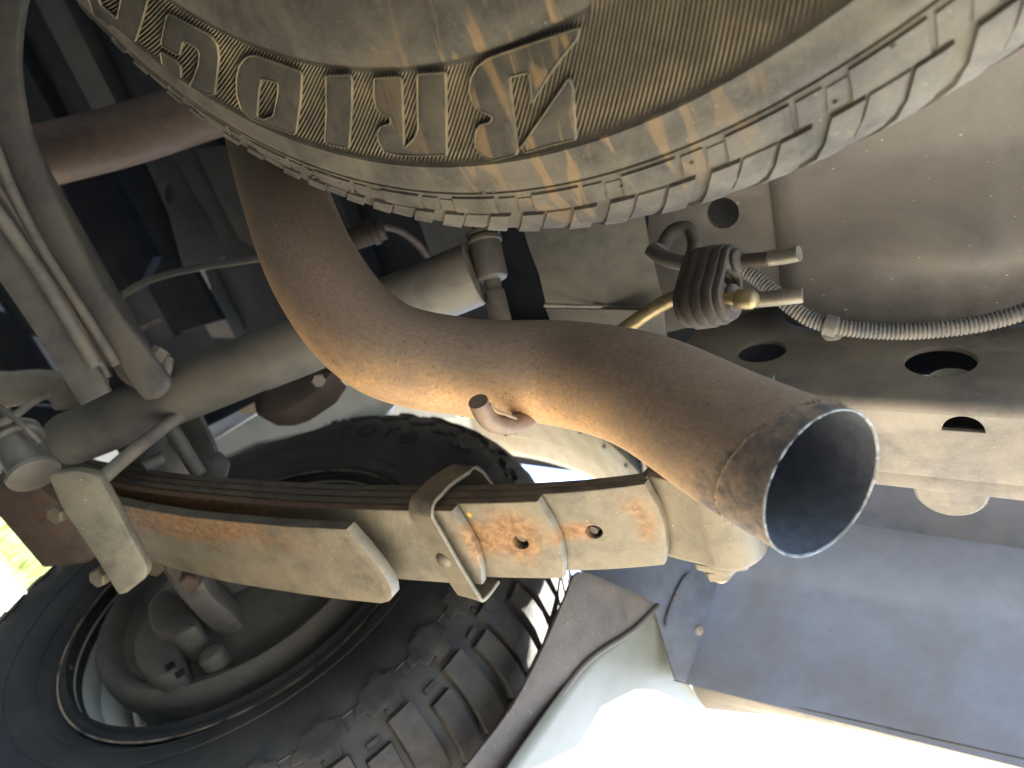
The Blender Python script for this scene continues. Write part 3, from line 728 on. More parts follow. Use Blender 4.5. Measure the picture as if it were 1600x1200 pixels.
# ================================================================== REAR WHEEL
wheel = empty('off_road_wheel', WC, 'big black all terrain tyre on a white steel rim, lower left', 'wheel')
WP = [(.206, .012), (.214, -.004), (.222, .003), (.232, .015), (.255, .028), (.285, .034), (.315, .031), (.335, .022), (.352, .008), (.366, -.010), (.376, -.030), (.379, -.05), (.380, -.115), (.379, -.185), (.37, -.215), (.345, -.245), (.30, -.268), (.25, -.262), (.215, -.235)]
def wheel_map(th, r, z): return WC + Vector((r*math.cos(th), z, r*math.sin(th)))
WS0, ws_r, _ = make_surface(WP, WC, wheel_map)
WSL = [0]
for a, b in zip(WP, WP[1:]): WSL.append(WSL[-1]+math.hypot(b[0]-a[0], b[1]-a[1]))
def WS(th, s, h=0):
    return WS0(th, s, -h)   # profile runs the other way round, so outward is the negative side
def flip(fs): return [f[::-1] for f in fs]
def ylathe(name, prof, m, par, seg=160, sharp=35, c=WC):
    vs, fs = [], []
    for r, h in prof:
        for k in range(seg):
            a = 2*math.pi*k/seg; vs.append(c+Vector((r*math.cos(a), h, r*math.sin(a))))
    for i in range(len(prof)-1):
        for k in range(seg): k2 = (k+1) % seg; fs.append((i*seg+k, (i+1)*seg+k, (i+1)*seg+k2, i*seg+k2))
    return mesh(name, vs, fs, m, par, sharp=sharp)
tyre = ylathe('tyre', WP, m_wtyre, wheel, 200, 50)
for rr_, hh in ((.236, .0012), (.262, .0010), (.322, .0012)):
    s = ws_r(rr_); base = WS(0, s, 0)
    ring = [WS(2*math.pi*k/160, s, .0002) for k in range(161)]
    vs, fs, uv = sweep(ring, .0011, 6, False); mesh('sidewall_line', vs, fs, m_wtyre, tyre)
# rim
ylathe('rim', [(.2145, -.002), (.2165, .004), (.2135, .007), (.2085, .004), (.2055, -.006), (.2040, -.018), (.199, -.026), (.197, -.045), (.186, -.060), (.180, -.075), (.180, -.13), (.175, -.15), (.10, -.165), (.05, -.16)], m_white, wheel, 140, 30)
bd = bpy.data.materials.new('x') if False else None
ylathe('rim_edge', [(.2150, -.001), (.2172, .0042), (.2137, .0076), (.2084, .0046), (.2045, -.010), (.2035, -.017)], m_wtyre, wheel, 140, 30)
m_scrape = mat('scraped_rim_edge', (.045, .043, .042), (.40, .31, .23), .62, 30, .6, 0, .4)
vs, fs, uv = sweep([WC+Vector((.2185*math.cos(2*math.pi*k/200), .0055, .2185*math.sin(2*math.pi*k/200))) for k in range(201)], .0013, 6, False); mesh('rim_scrape', vs, fs, m_scrape, wheel)
lathe('balance_weight', [(0, -.004), (.006, -.003), (.0085, .0), (.007, .004), (0, .005)], WS(R(-57), ws_r(.2165), .003), (0, 1, 0), m_grey, wheel, seg=18)
# tread blocks: four rows, slightly staggered, lugs over the shoulder
rw = random.Random(11); NT = 34; st = 2*math.pi/NT
s_sh0, s_sh1 = ws_r(.347), WSL[11]+.002
def wadd(u0, u1, s0, s1, h, bev, slant=0, nm='tread_block', m=m_wtread, nv=3, nu=3):
    vs, fs = pad(lambda a, s, hh: WS(a, s, hh), u0, u1, s0, s1, h, bev, nu, nv, slant)
    return mesh(nm, vs, flip(fs), m, wheel, sharp=25)
for k in range(NT):
    th = k*st
    if R(20) < th < R(60) : pass
    wadd(th, th+st*.42, s_sh0+rw.uniform(-.003, .003), s_sh1, .008, .0016, .015)
    wadd(th+st*.50, th+st*(.84+rw.random()*.08), s_sh0+.010+rw.random()*.008, s_sh1+.004, .0075, .0016, .015+rw.uniform(-.01, .01))
    wadd(th+st*.10, th+st*.36, s_sh0-.010, s_sh0-.003, .0030, .001, .0)
    wadd(th+st*.58, th+st*.80, s_sh0+.001, s_sh0+.007, .0035, .001, .0)
    s0 = WSL[11]+.012
    wadd(th+st*.05, th+st*.46, s0, s0+.040, .0085, .0016, .05)
    wadd(th+st*.55, th+st*.93, s0-.004, s0+.034, .0085, .0016, .05)
    wadd(th+st*.18, th+st*.62, s0+.050, s0+.085, .0085, .0016, -.05)
    wadd(th+st*.04, th+st*.80, s0+.095, s0+.140, .0085, .002, -.03)
# irregular shoulder lugs on the sidewall (interlocking shapes)
lug = [(-.026, .002), (-.017, .000), (-.015, -.007), (-.004, -.009), (.001, -.003), (.012, -.004), (.016, .004), (.024, .006), (.026, .014), (.017, .016), (.015, .024), (.003, .023), (-.002, .031), (-.012, .030), (-.015, .021), (-.025, .018)]
lv, lf = plate2d([lug], .0030, .0008, maxlen=.012)
for k in range(NT):
    th = k*st+.05
    V = [WS(th+u/.335, ws_r(.318)+v, h) for u, v, h in lv]
    mesh('shoulder_lug', V, lf, m_wtread, wheel, sharp=25)
# raised letters on the inner sidewall
def wtext(txt, th0, rmid, size, spacing, m):
    for i, ch in enumerate(txt):
        if ch == ' ': continue
        cu = bpy.data.curves.new('t', 'FONT'); cu.body = ch; cu.size = size; cu.extrude = .0009; cu.align_x = 'CENTER'
        ob = bpy.data.objects.new('t', cu); COL.objects.link(ob); bpy.context.view_layer.update()
        ev = ob.evaluated_get(bpy.context.evaluated_depsgraph_get()); me = ev.to_mesh()
        vs = [tuple(v.co) for v in me.vertices]; fs = [tuple(p.vertices) for p in me.polygons]; ev.to_mesh_clear()
        bpy.data.objects.remove(ob); bpy.data.curves.remove(cu)
        th = th0+spacing*i
        # seen from inboard (from +Y looking to -Y) X runs to the left
        V = [WS(th-x/rmid*-1, ws_r(rmid)+y, z+.0006) for x, y, z in vs]
        mesh('letter', V, fs, m, wheel, sharp=30)
wtext('TOYO', R(75), .268, .040, R(9.2), m_letterdk)

# brake drum and backing plate
drum = empty('brake_drum', WC+Vector((0, .01, 0)), 'dark grey brake backing plate with a wide rolled lip inside the wheel', 'brake drum')
D0 = WC+Vector((0, -.012, 0))
ylathe('backing_plate', [(.060, .040), (.085, .036), (.115, .022), (.138, .012), (.148, .012), (.154, .020), (.160, .028), (.168, .030), (.1745, .024), (.1765, .010), (.1750, -.006), (.168, -.012), (.168, -.08)], m_drum, drum, 128, 40, D0)
ylathe('hub_flange', [(.0, .075), (.050, .075), (.056, .070), (.058, .036), (.070, .034)], m_drum, drum, 64, 35, D0)
def onplate(x, y, h=.03): return hitpl(x, y, D0+Vector((0, h, 0)), Vector((0, 1, 0)))
for (x, y, r_) in ((335, 1030, .014),):
    lathe('plug_boss', [(0, .012), (r_*.7, .011), (r_, .006), (r_*1.05, -.02)], onplate(x, y, .03), (0, 1, 0), m_drum, drum, seg=32)
slab('wheel_cylinder', [roundloop([(205, 1000), (235, 960), (262, 955), (275, 1010), (285, 1045), (240, 1062), (210, 1040)], 12)], D0+Vector((0, .050, 0)), (0, -1, 0), .04, m_drum, drum, bev=.006)
slab('wheel_cylinder', [roundloop([(225, 945), (250, 915), (290, 925), (310, 975), (270, 995), (235, 985)], 12)], D0+Vector((0, .062, 0)), (0, -1, 0), .05, m_drum, drum, bev=.008)
for x, y in ((266, 1040), (281, 1052)):
    tube('bleed_screw', [onplate(x-6, y+4, .052), onplate(x+6, y-3, .052)], .0035, m_dark, drum, n=10)
slab('caliper_arm', [roundloop([(235, 868), (300, 880), (330, 930), (370, 965), (400, 1005), (360, 1010), (315, 975), (275, 930)], 12)], at(310, 930, .76), M @ Vector((-.2, .3, -1)), .03, m_axle, drum, bev=.006)
for x, y in ((300, 902), (246, 878)):
    lathe('bolt_head', [(0, -.014), (.008, -.014), (.0105, -.011), (.0115, .006)], at(x, y, .735), M @ Vector((-.15, .35, -1)), m_brownm, drum, seg=6, sharp=20)

# ================================================================== WHEEL ARCH, FLAP, SIDE PANEL, BODY
arch = empty('wheel_arch', WC+Vector((0, -.1, .5)), 'dusty white wheel arch liner curving over the rear tyre', 'wheel arch')
def arc_surf(name, prof, a0, a1, m, seg=60, th=.003):
    vs, fs = [], []
    for r, y in prof:
        for k in range(seg+1):
            a = a0+(a1-a0)*k/seg; vs.append((WC.x+r*math.cos(a), y, WC.z+r*math.sin(a)))
    for i in range(len(prof)-1):
        for k in range(seg): n = seg+1; fs.append((i*n+k, (i+1)*n+k, (i+1)*n+k+1, i*n+k+1))
    return solid(mesh(name, vs, fs, m, arch, sharp=25), th, -1)
arc_surf('rear_liner', [(.470, -.40), (.500, -.44), (.514, -.50), (.516, -.55), (.5175, -.553), (.5235, -.558), (.5235, -.568), (.5175, -.573), (.518, -.60), (.520, -.612), (.524, -.616), (.526, -.65), (.530, -.655), (.532, -.690), (.536, -.705)], R(84), R(139), m_arch)
arc_surf('dark_seal', [(.511, -.520), (.5105, -.522), (.5105, -.545), (.511, -.547)], R(84), R(139), m_dark, th=.002)
arc_surf('front_liner', [(.47, -.36), (.50, -.44), (.515, -.50), (.52, -.55), (.50, -.56), (.50, -.60), (.525, -.61), (.53, -.66), (.51, -.67), (.515, -.71)], R(-5), R(83.8), m_white)
for k in range(9):
    a = R(100+k*7.2); p = Vector((WC.x+.5155*math.cos(a), -.585, WC.z+.5155*math.sin(a)))
    lathe('rivet', [(0, -.003), (.003, -.0022), (.0045, 0)], p, (math.cos(a), 0, math.sin(a)), m_grey, arch, seg=10)
# white facets of the bed corner glimpsed above the axle
bed = empty('bed_inner_panel', at(350, 660, 1.2), 'stepped white bed panel glimpsed between axle and tyre', 'body panel')
slab('panel', [[(302, 645), (350, 620), (358, 640), (303, 668)]], at(330, 650, 1.15), M @ Vector((.2, -.3, -1)), .01, m_white, bed)
slab('panel', [[(303, 668), (358, 640), (398, 648), (320, 697)]], at(350, 670, 1.13), M @ Vector((.1, .8, -1)), .01, m_panel, bed)
slab('panel', [[(320, 697), (398, 650), (520, 600), (640, 610), (600, 650), (400, 690), (352, 712)]], at(420, 670, 1.12), M @ Vector((-.1, -.5, -1)), .012, m_white, bed)
slab('stay', [[(350, 618), (378, 606), (400, 646), (388, 650), (360, 640)]], at(375, 630, 1.0), M @ Vector((0, .2, -1)), .02, m_arch, bed, bev=.004)

# splash flap: dark plastic upper + white outer skin behind
fl = empty('splash_flap', on(950, 960, 0, .33), 'dark plastic flap edge behind the rear tyre', 'splash flap')
nfl = Vector((.96, -.28, .05)).normalized(); pf = on(960, 960, 0, .335)
flpoly = smoothloop([(905, 893), (960, 912), (1027, 944), (1022, 958), (985, 985), (930, 1020), (895, 1055), (850, 1120), (790, 1200), (755, 1250), (690, 1250), (735, 1190), (800, 1105), (850, 1010), (885, 930)], 3)
slab('flap', [flpoly], pf, nfl, .004, m_flap, fl, bev=.001, warp=lambda v: v, maxlen=.03)
edge = [hitpl(x, y, pf, nfl)-nfl*.001 for x, y in ((1027, 946), (985, 986), (930, 1022), (895, 1057), (850, 1122), (790, 1202), (755, 1250))]
tube('flap_edge', edge, .0032, m_flap, fl, n=10, seg=6)
qp = empty('rear_quarter_panel', on(980, 1080, 0, .32), 'smooth white body skin behind the rear wheel, curving under', 'body panel')
# curved sheet: rows from the flap edge out to the body side
rows = []
ctrl = [
    ([(1025, 944), (978, 990), (925, 1024), (887, 1066), (840, 1130), (775, 1225), (735, 1300)], .339),
    ([(1028, 947), (1010, 1000), (975, 1050), (945, 1100), (915, 1160), (860, 1250), (830, 1330)], .334),
    ([(1034, 960), (1032, 1010), (1020, 1065), (1005, 1115), (990, 1175), (950, 1270), (930, 1350)], .327),
    ([(1046, 1005), (1052, 1040), (1062, 1080), (1062, 1130), (1058, 1185), (1040, 1280), (1030, 1360)], .318),
    ([(1060, 1060), (1076, 1068), (1101, 1106), (1112, 1145), (1118, 1195), (1115, 1290), (1110, 1370)], .308)]
vs, fs = [], []; n = 25; nr = 0
cr_rows = []
for pl_, X in ctrl:
    cr_rows.append(crom([on(x, y, 0, X) for x, y in pl_], 4))
cols = list(zip(*cr_rows)); full = [crom(c, 4) for c in cols]
n = len(full[0])
for c in full: vs += c
for i in range(len(full)-1):
    for j in range(n-1): fs.append((i*n+j, (i+1)*n+j, (i+1)*n+j+1, i*n+j+1))
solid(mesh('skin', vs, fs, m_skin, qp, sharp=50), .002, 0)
# bed side: inner wall + lower flange
side = empty('side_panel', (.1, -.7, .5), 'wide blue grey inner face of the bed side beside the tailpipe', 'body panel')
zl = .484
def ywarp(x): return (.0, 0)
prof = [(-.700, zl), (-.699, zl+.03), (-.697, zl+.10), (-.690, zl+.155), (-.687, zl+.170), (-.683, zl+.180), (-.678, zl+.215), (-.673, zl+.245), (-.6695, zl+.290)]
o = extrude_x('inner_wall', prof, -.45, .31, m_panel, side, nx=20, sharp=20, taper=lambda x: (0, (.31-x)*.057-.013))
fl_pts_in = [on(x, y, 1, -.700) for x, y in ((1077, 1066), (1200, 1098), (1340, 1130), (1480, 1163), (1600, 1190), (1800, 1236))]
fl_pts_out = [on(x, y, 1, -.728) for x, y in ((1102, 1108), (1200, 1118), (1340, 1147), (1480, 1180), (1600, 1208), (1800, 1256))]
vs = []; fs = []
for k in range(6):
    a, b = fl_pts_in[k], fl_pts_out[k]; vs += [a, a.lerp(b, .5)+Vector((0, 0, -.001)), b]
for k in range(5):
    for j in range(2): fs.append((k*3+j, (k+1)*3+j, (k+1)*3+j+1, k*3+j+1))
solid(mesh('lower_flange', vs, fs, m_frame, side), .003, 1)
# vertical stiffeners behind the arch
fc = empty('inner_arch_panel', on(1040, 960, 1, -.6), 'blue grey ribbed panel closing the back of the wheel arch', 'body panel')
pa = on(1040, 960, 1, -.64); na = Vector((.75, -.6, .25)).normalized()
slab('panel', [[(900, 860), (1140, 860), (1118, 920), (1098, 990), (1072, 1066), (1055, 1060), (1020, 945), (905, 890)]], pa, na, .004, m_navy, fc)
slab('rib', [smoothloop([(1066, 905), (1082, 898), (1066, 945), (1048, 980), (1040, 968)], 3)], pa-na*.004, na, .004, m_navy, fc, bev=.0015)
lathe('plug', [(0, -.003), (.005, -.002), (.006, 0)], hitpl(1092, 985, pa, na), na, m_frame, fc, seg=12)

# ================================================================== FRAME RAIL
rail = empty('frame_rail', (.1, -.28, .44), 'dusty boxed frame rail with oval looking holes above the tailpipe tip', 'frame rail')
ZB = .432
def px_on_y(x, y, Y): p = on(x, y, 1, Y); return (p.x, p.z)
YW = -.280
# inboard web with holes: drawn in the XZ plane
def bend(x): return ZB + (.05-x)*.0
web = [[(-.35, .445), (.30, .455), (.30, .560), (-.35, .528)]]
h1 = px_on_y(1190, 548, YW); h2 = px_on_y(1469, 564, YW)
web[0] = [(-.35, ZB+.006), (.235, ZB+.006), (.235, .575), (-.35, .575)]
def xz_slab(name, loops, Y, th, m, par, bev=.0008):
    vs, fs = plate2d(loops, th, bev)
    return mesh(name, [(u, Y-h, v) for u, v, h in vs], fs, m, par, sharp=30)
xz_slab('web', [web[0], ell(h1[0], h1[1], .0185, .0175, 36), ell(h2[0], h2[1], .0215, .0205, 36)], YW, .004, m_frame, rail)
# bottom flange + rounded bend
yb = -.338
bp_ = [(YW, ZB+.0065)] + [(YW-.007+.007*math.cos(a), ZB+.0065-.007+.007+ -.007*math.sin(a)) for a in [R(10*i) for i in range(1, 10)]]
o = extrude_x('bend', bp_, -.35, .235, m_frame, rail, nx=1, sharp=60); 
hf = hitpl(1505, 668, Vector((0, 0, ZB-.0005)), Vector((0, 0, 1)))
def xy_slab(name, loops, Z, th, m, par, bev=.0008):
    vs, fs = plate2d(loops, th, bev); return mesh(name, [(u, v, Z+h) for u, v, h in vs], fs, m, par, sharp=30)
c_ = [(hf.x+.0115*math.cos(a), hf.y-.003+.011*math.sin(a)) for a in [math.pi*k/16 for k in range(17)]]
xy_slab('lower_flange', [[(-.35, -.2865), (.235, -.2865), (.235, yb), (-.35, yb)], c_], ZB-.0005, .004, m_frame, rail)
xy_slab('seam_lip', [[(-.35, yb-.0005), (.235, yb-.0005), (.235, yb-.0125), (-.35, yb-.0125)]], ZB+.0010, .003, m_frame, rail)
box('outer_web', (-.35, -.352, ZB+.006), (.235, -.347, .575), m_frame, rail)
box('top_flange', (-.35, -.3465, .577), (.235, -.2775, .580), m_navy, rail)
pp = on(1485, 742, 2, ZB+.006)
lathe('body_mount_washer', [(0, 0), (.020, 0), (.022, .002), (.022, .006)], Vector((pp.x, -.352, ZB+.004)), (0, 0, 1), m_frame, rail, seg=30)
# bits seen through the right hole
lathe('inner_nut', [(0, 0), (.012, 0), (.014, .003), (.014, .008)], Vector((h2[0]-.006, YW-.024, h2[1]+.004)), (0, 1, 0), m_white, rail, seg=24)
tube('inner_stud', [Vector((h2[0]+.005, YW-.02, h2[1]+.010)), Vector((h2[0]+.004, YW-.03, h2[1]+.016))], .0025, m_rod, rail, n=10)

# ================================================================== REAR CROSSMEMBER (the large dusty panel)
cmn = empty('rear_crossmember', (0, -.15, .5), 'broad dusty pressed crossmember beside the spare tyre, upper right', 'crossmember')
ZC = .527
prof = [(.30, .62), (.1705, .620), (.1700, .60), (.1670, ZC+.030), (.1610, ZC+.014), (.1520, ZC+.005), (.1400, ZC), (.06, ZC-.001), (.025, ZC), (.015, ZC+.002), (.006, ZC+.006), (-.02, ZC+.008), (-.10, ZC+.006), (-.25, ZC-.01)]
vs, fs = [], []; ysl = [-.2765+.011*i for i in range(20)]+[-.04, .05, .1, .25, .5]
for y in ysl:
    dip = -.016*math.exp(-((y+.222)/.028)**2)+.018*math.exp(-((y+.150)/.038)**2)  # ridge and hollow shaped to give warm and blue light bands
    for i, (x, z) in enumerate(prof): vs.append((x+(.012 if y < -.24 and i > 4 else 0)*0, y, z+dip*(0 if i < 6 else min(1, (i-5)/3))))
k = len(prof)
for i in range(len(ysl)-1):
    for j in range(k-1): fs.append((i*k+j, i*k+j+1, (i+1)*k+j+1, (i+1)*k+j))
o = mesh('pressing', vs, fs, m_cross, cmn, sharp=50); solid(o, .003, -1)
a = o.data.attributes.new('rust_or_lit', 'FLOAT', 'POINT'); off = parent_origin(o)  # mask for the bright strip of light painted along the bend
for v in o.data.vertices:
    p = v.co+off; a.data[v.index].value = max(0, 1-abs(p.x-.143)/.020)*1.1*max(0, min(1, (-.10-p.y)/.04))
# front plate with a hole
hw = hitpl(1131, 333, Vector((.1390, 0, 0)), Vector((1, 0, 0)))
# flat carrier plate with a round hole, forward of the bend
pz = on(1130, 333, 2, .545); 
tr = lambda pts_: [tuple(on(x, y, 2, .545)[:2]) for x, y in pts_]
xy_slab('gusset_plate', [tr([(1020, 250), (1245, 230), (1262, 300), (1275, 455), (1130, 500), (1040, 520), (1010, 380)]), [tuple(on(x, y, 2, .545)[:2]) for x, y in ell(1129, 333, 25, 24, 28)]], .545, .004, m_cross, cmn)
# ================================================================== GREY SHEET BRACKET (tank guard)
gb = empty('guard_plate', on(930, 430, 2, .45), 'dull grey folded sheet plate right below the spare tyre', 'guard plate')
n1 = Vector((.25, -.1, 1)).normalized(); g0 = at(930, 470, .56)
slab('plate', [[(800, 300), (1000, 300), (1012, 370), (1035, 468), (1036, 480), (852, 474), (842, 430), (825, 385)]], g0, n1, .003, m_guard, gb, bev=.0008)
n2 = Vector((-.2, .5, 1)).normalized()
slab('fold', [[(852, 482), (1036, 486), (1042, 540), (1040, 600), (870, 600), (862, 510)]], at(930, 483, .562), n2, .003, m_guard, gb, bev=.0008)
tube('folded_edge', [at(850, 477, .559), at(900, 478, .559), at(960, 479, .559), at(1037, 483, .559)], .0016, m_grey, gb, n=10)

# ================================================================== RUBBER HANGER
iso = empty('rubber_hanger', at(1115, 440, .42), 'ribbed brown rubber exhaust hanger with metal pegs through it', 'exhaust hanger')
HN = (M @ Vector((.67, .05, .73))).normalized(); HL = M @ Vector((.26, .96, -.12)); HL = (HL-HN*HL.dot(HN)).normalized(); HW = HL.cross(HN)
H0 = at(1146, 437, .398)
def hlayer(name, loops, c, th, m, par, bev):
    vs, fs = plate2d(loops, th, bev); return mesh(name, [c+HW*u+HL*v-HN*h for u, v, h in vs], [f[::-1] for f in fs], m, par, sharp=40)
def capsule(s=1.0):
    pts_ = [(.0105*s*math.cos(R(15*k)), .0115+.0108*s*math.sin(R(15*k))) for k in range(13)]
    return pts_+[(.0150*s*math.cos(R(180+15*k)), -.0105+.0145*s*math.sin(R(180+15*k))) for k in range(13)]
hole = roundloop([(-.0085, -.0045), (.0085, -.0045), (.0068, .0045), (-.0068, .0045)], .003)
c = H0.copy()
for s_, th in ((.90, .0055), (1.02, .0075), (1.08, .0075), (1.08, .0075), (.98, .0065)):
    hlayer('rubber_layer', [capsule(s_), hole[::-1]], c, th, m_rub2, iso, .0017); c = c-HN*(th-.0012)
for v, r_ in ((.0115, .0068), (-.0110, .0078)):
    lathe('boss', [(r_, -.002), (r_, .002), (r_-.001, .003), (0, .003)], H0+HL*v, HN, m_rub2, iso, seg=28)
def rod(name, a, b, r_, m, par):
    d = (b-a); L = d.length
    return lathe(name, [(0, 0), (r_*.85, 0), (r_, r_*.2), (r_, L-r_*.2), (r_*.85, L), (0, L)], a, d, m, par, seg=24)
rodA = empty('hanger_rod', at(1200, 402, .39), 'short bright metal peg, upper right one poking out of the rubber hanger', 'rod')
rod('peg', at(1146, 409, .405), at(1203, 404, .392), .0040, m_dkbrown, rodA)
tube('peg', [at(1198, 404, .394), at(1225, 401, .388), at(1249, 396, .382)], .0043, m_rod, rodA, n=20)
rodB = empty('hanger_rod', at(1225, 463, .40), 'short bright metal peg, lower right one behind the rubber hanger', 'rod')
tube('peg', [at(1150, 470, .418), at(1200, 467, .408), at(1228, 464, .402), at(1254, 461, .398)], .0046, m_rod, rodB, n=20)
rodC = empty('hanger_rod', at(1165, 467, .385), 'golden peg with a bulbous end pushed through the hanger, its bar running to the tailpipe', 'rod')
rod('peg', at(1118, 466, .396), at(1160, 467, .386), .0036, m_brass, rodC)
dP = (at(1172, 468, .383)-at(1118, 466, .396)).normalized()
lathe('peg_head', [(.0036, -.006), (.0052, -.0045), (.0056, 0), (.0052, .004), (.0035, .0062), (0, .0066)], at(1165, 467.5, .385), dP, m_brass, rodC, seg=24, sharp=60)
tube('bar', [at(1062, 462, .425), at(1040, 472, .430), at(1010, 490, .434), at(965, 522, .440)], .0045, m_brass, rodC, n=20)
rodD = empty('hanger_bracket_rod', at(1060, 390, .44), 'dull bent rod hooking behind the rubber hanger on its left', 'rod')
tube('rod', [at(1015, 388, .45), at(1040, 404, .445), at(1075, 412, .44), at(1100, 408, .43)], .0048, m_rub2, rodD, n=16)
tube('rod', [at(1035, 385, .455), at(1050, 362, .455), at(1075, 357, .452), at(1085, 380, .450), at(1080, 405, .446)], .0045, m_rub2, rodD, n=16)

# ================================================================== CORRUGATED CONDUIT
cond = empty('corrugated_conduit', at(1400, 515, .44), 'grey corrugated cable conduit drooping along the frame rail', 'conduit')
cp = crom([at(1150, 415, .47), at(1190, 440, .462), at(1232, 476, .452), at(1265, 498, .446), at(1300, 509, .440), at(1350, 516, .434), at(1420, 518, .425), at(1500, 511, .415), at(1560, 499, .408), at(1620, 480, .40), at(1720, 440, .39)], 40)
L = 0; rad = []; fine = []
# resample evenly
acc = [0]
for a, b in zip(cp, cp[1:]): acc.append(acc[-1]+(b-a).length)
stp = .00036; i = 0; s = 0
while s < acc[-1]:
    while acc[i+1] < s: i += 1
    t = (s-acc[i])/(acc[i+1]-acc[i]); fine.append(cp[i].lerp(cp[i+1], t)); ph = (s/.00235) % 1
    rad.append(.00515 if ph < .5 else (.0044 if ph > .62 and ph < .92 else .0048)); s += stp
vs, fs, uv = sweep(fine, rad, 22, True)
mesh('tube', vs, fs, m_cond, cond, sharp=60)
cpt = at(1298, 509, .440); cdir = (at(1310, 511, .438)-at(1285, 505, .442)).normalized()
lathe('clip_band', [(.0062, -.004), (.0066, -.0035), (.0066, .0035), (.0062, .004)], cpt, cdir, m_cond, cond, seg=28)
slab('clip_foot', [smoothloop([(1282, 518), (1300, 512), (1316, 516), (1312, 530), (1290, 532)], 3)], cpt+Vector((0, -.005, .004)), Vector((0, -.4, 1)), .003, m_cond, cond)

# ================================================================== FORWARD UNDERBODY
rt = empty('rusty_front_pipe', at(200, 220, 1.0), 'reddish rusty pipe crossing in the shade above the axle, upper left', 'exhaust pipe')
tube('pipe', [at(-60, 275, .96), at(60, 245, .98), at(200, 210, 1.0), at(340, 165, 1.02), at(480, 130, 1.04)], .041, m_brownm, rt, n=48)
# channel crossmembers of the bed floor, far forward, in shade
def channel(pl_, d, nrm, label, holes=(), m=m_dark):
    e = empty('bed_crossmember', at(*pl_[0], d), label, 'crossmember', 'crossmembers under the bed floor')
    slab('channel_web', [pl_]+[ell(*h, 22) for h in holes], at(*pl_[0], d), M @ Vector(nrm), .02, m, e, bev=.003)
    return e
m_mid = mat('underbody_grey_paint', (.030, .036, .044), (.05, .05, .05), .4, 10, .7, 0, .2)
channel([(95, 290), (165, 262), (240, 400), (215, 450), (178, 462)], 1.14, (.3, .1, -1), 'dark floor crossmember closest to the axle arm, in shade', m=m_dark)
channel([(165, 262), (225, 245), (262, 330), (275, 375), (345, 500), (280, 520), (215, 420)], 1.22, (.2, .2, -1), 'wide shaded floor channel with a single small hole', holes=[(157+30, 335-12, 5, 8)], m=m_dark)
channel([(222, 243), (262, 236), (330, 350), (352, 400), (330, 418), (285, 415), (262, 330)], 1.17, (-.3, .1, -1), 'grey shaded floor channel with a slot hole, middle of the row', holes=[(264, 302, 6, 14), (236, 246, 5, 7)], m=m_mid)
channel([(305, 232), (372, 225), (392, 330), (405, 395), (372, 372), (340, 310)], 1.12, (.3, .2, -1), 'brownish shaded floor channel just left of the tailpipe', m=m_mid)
hs = empty('cable_strap', at(300, 425, .9), 'flat curved cable strap spanning from the axle arm to the tailpipe', 'strap')
tube('strap', [at(180, 470, .86), at(215, 446, .87), at(265, 428, .88), at(330, 415, .89), at(420, 402, .9)], .0095, m_shock, hs, n=14, squash=.35)
tube('strap', [at(200, 525, .86), at(225, 510, .87), at(250, 498, .88)], .004, m_shock, hs, n=10)
wp_ = empty('floor_patch', at(295, 430, 1.6), 'pale triangular patch of bed metal in the dark, left of the tailpipe', 'panel')
slab('patch', [[(283, 390), (290, 380), (310, 408), (326, 448), (322, 462), (262, 492), (272, 455)]], at(295, 430, 1.3), M @ Vector((0, .1, -1)), .01, m_white, wp_, bev=.001)
hk = empty('brake_hose', at(560, 370, .7), 'dark flexible hose with a crimped end under the spare tyre', 'hose')
lathe('hose_end', [(0, -.022), (.009, -.021), (.012, -.016), (.0125, .006), (.0145, .007), (.0145, .013), (.012, .014), (.012, .02), (0, .021)], at(570, 366, .72), at(600, 356, .72)-at(540, 378, .72), m_dkbrown, hk, seg=20)
tube('hose', [at(595, 352, .74), at(625, 360, .76), at(650, 378, .78), at(668, 400, .80)], .0045, m_dkbrown, hk, n=12)
# brackets and lumps behind the shock
lump = empty('bump_stop_mount', at(420, 600, .8), 'dark lumpy mount hanging behind the shock absorber', 'mount')
slab('mount', [roundloop([(385, 590), (470, 575), (520, 580), (500, 610), (455, 640), (430, 648), (398, 648), (395, 630)], 6)], at(430, 610, .80), M @ Vector((.1, -.3, -1)), .06, m_dkbrown, lump, bev=.006)
lathe('stud', [(0, -.012), (.007, -.012), (.0085, -.009), (.0085, .01)], at(496, 592, .78), M @ Vector((-.4, .2, -1)), m_grey, lump, seg=6)
slab('web', [[(385, 540), (455, 520), (540, 520), (575, 590), (470, 600), (395, 600)]], at(450, 550, .86), M @ Vector((.1, .2, -1)), .01, m_mid, lump)
sm = empty('spring_mount_sheet', at(60, 610, .85), 'cream dusty sheet metal pressing behind the axle at the left edge', 'bracket')
slab('sheet', [smoothloop([(-40, 590), (0, 586), (45, 583), (90, 590), (110, 615), (125, 630), (122, 636), (85, 642), (70, 625), (0, 640), (-40, 640)], 3)], at(60, 610, .86), M @ Vector((.1, .3, -1)), .02, m_arch, sm, bev=.003)
bolts = empty('floor_bracket_rod', at(20, 640, .64), 'thin bent steel rods by the shock absorber bush at the left edge', 'rod')
tube('rod', [at(-20, 665, .60), at(15, 655, .60), at(48, 630, .62), at(75, 615, .64)], .0035, m_grey, bolts, n=12)
tube('rod', [at(-20, 620, .62), at(12, 645, .60), at(40, 668, .59), at(62, 690, .60)], .0022, m_grey, bolts, n=10)
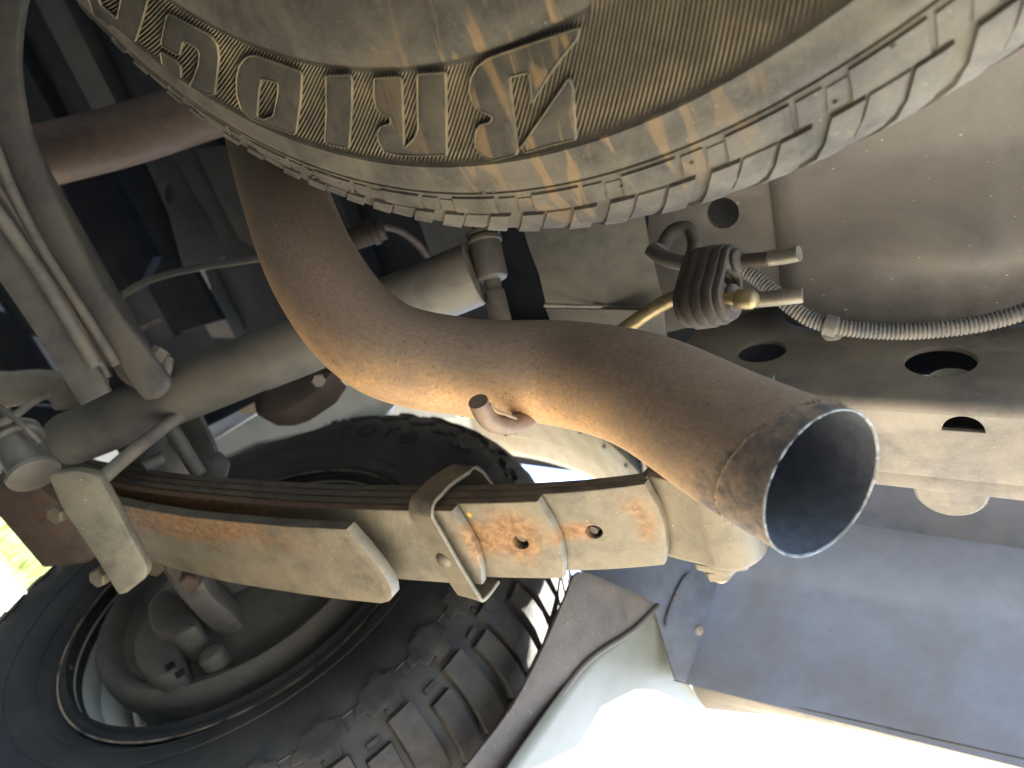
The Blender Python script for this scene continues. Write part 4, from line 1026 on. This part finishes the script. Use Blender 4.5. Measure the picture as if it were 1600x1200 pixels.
brk = empty('shackle_hanger', at(230, 620, .80), 'dark hanger lug above the shock absorber foot', 'bracket')
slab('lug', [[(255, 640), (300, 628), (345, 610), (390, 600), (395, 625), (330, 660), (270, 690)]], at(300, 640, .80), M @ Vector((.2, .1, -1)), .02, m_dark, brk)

# ================================================================== BODY OVERHEAD (floor, far rail, tailgate side)
bf = empty('bed_floor', (.8, .2, .80), 'dark ribbed bed floor overhead, deep in shade', 'bed floor')
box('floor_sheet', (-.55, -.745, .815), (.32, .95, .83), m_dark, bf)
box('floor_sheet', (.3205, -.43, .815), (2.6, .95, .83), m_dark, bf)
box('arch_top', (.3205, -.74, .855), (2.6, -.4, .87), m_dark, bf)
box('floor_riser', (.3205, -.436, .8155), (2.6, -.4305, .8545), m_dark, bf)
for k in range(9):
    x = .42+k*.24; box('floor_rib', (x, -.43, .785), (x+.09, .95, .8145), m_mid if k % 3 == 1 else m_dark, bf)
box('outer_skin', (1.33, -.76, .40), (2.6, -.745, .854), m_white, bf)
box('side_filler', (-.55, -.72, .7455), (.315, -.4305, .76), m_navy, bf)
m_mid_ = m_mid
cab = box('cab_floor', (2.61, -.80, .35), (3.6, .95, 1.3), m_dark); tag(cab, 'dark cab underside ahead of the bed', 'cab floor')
orail = empty('far_frame_rail', (1.2, .35, .45), 'far frame rail of the truck on the other side of the spare tyre', 'frame rail')
box('rail_web', (-.35, .78, .43), (2.6, .785, .56), m_frame, orail)
oside = box('far_bed_side', (-.5, .97, .45), (2.6, 1.0, .80), m_panel); tag(oside, 'far bed side of the truck', 'body panel')
gbx = empty('transfer_case', (1.9, .25, .35), 'dark gearbox casing far forward in the shade', 'gearbox')
lathe('casing', [(0, -.2), (.10, -.19), (.13, -.1), (.16, .0), (.14, .15), (.09, .25), (.05, .4)], (1.9, .28, .52), (1, 0, 0), m_dark, gbx, seg=24)
lathe('rib', [(.13, -.01), (.175, -.008), (.175, .008), (.13, .01)], (1.9, .28, .52), (1, 0, 0), m_mid, gbx, seg=24)
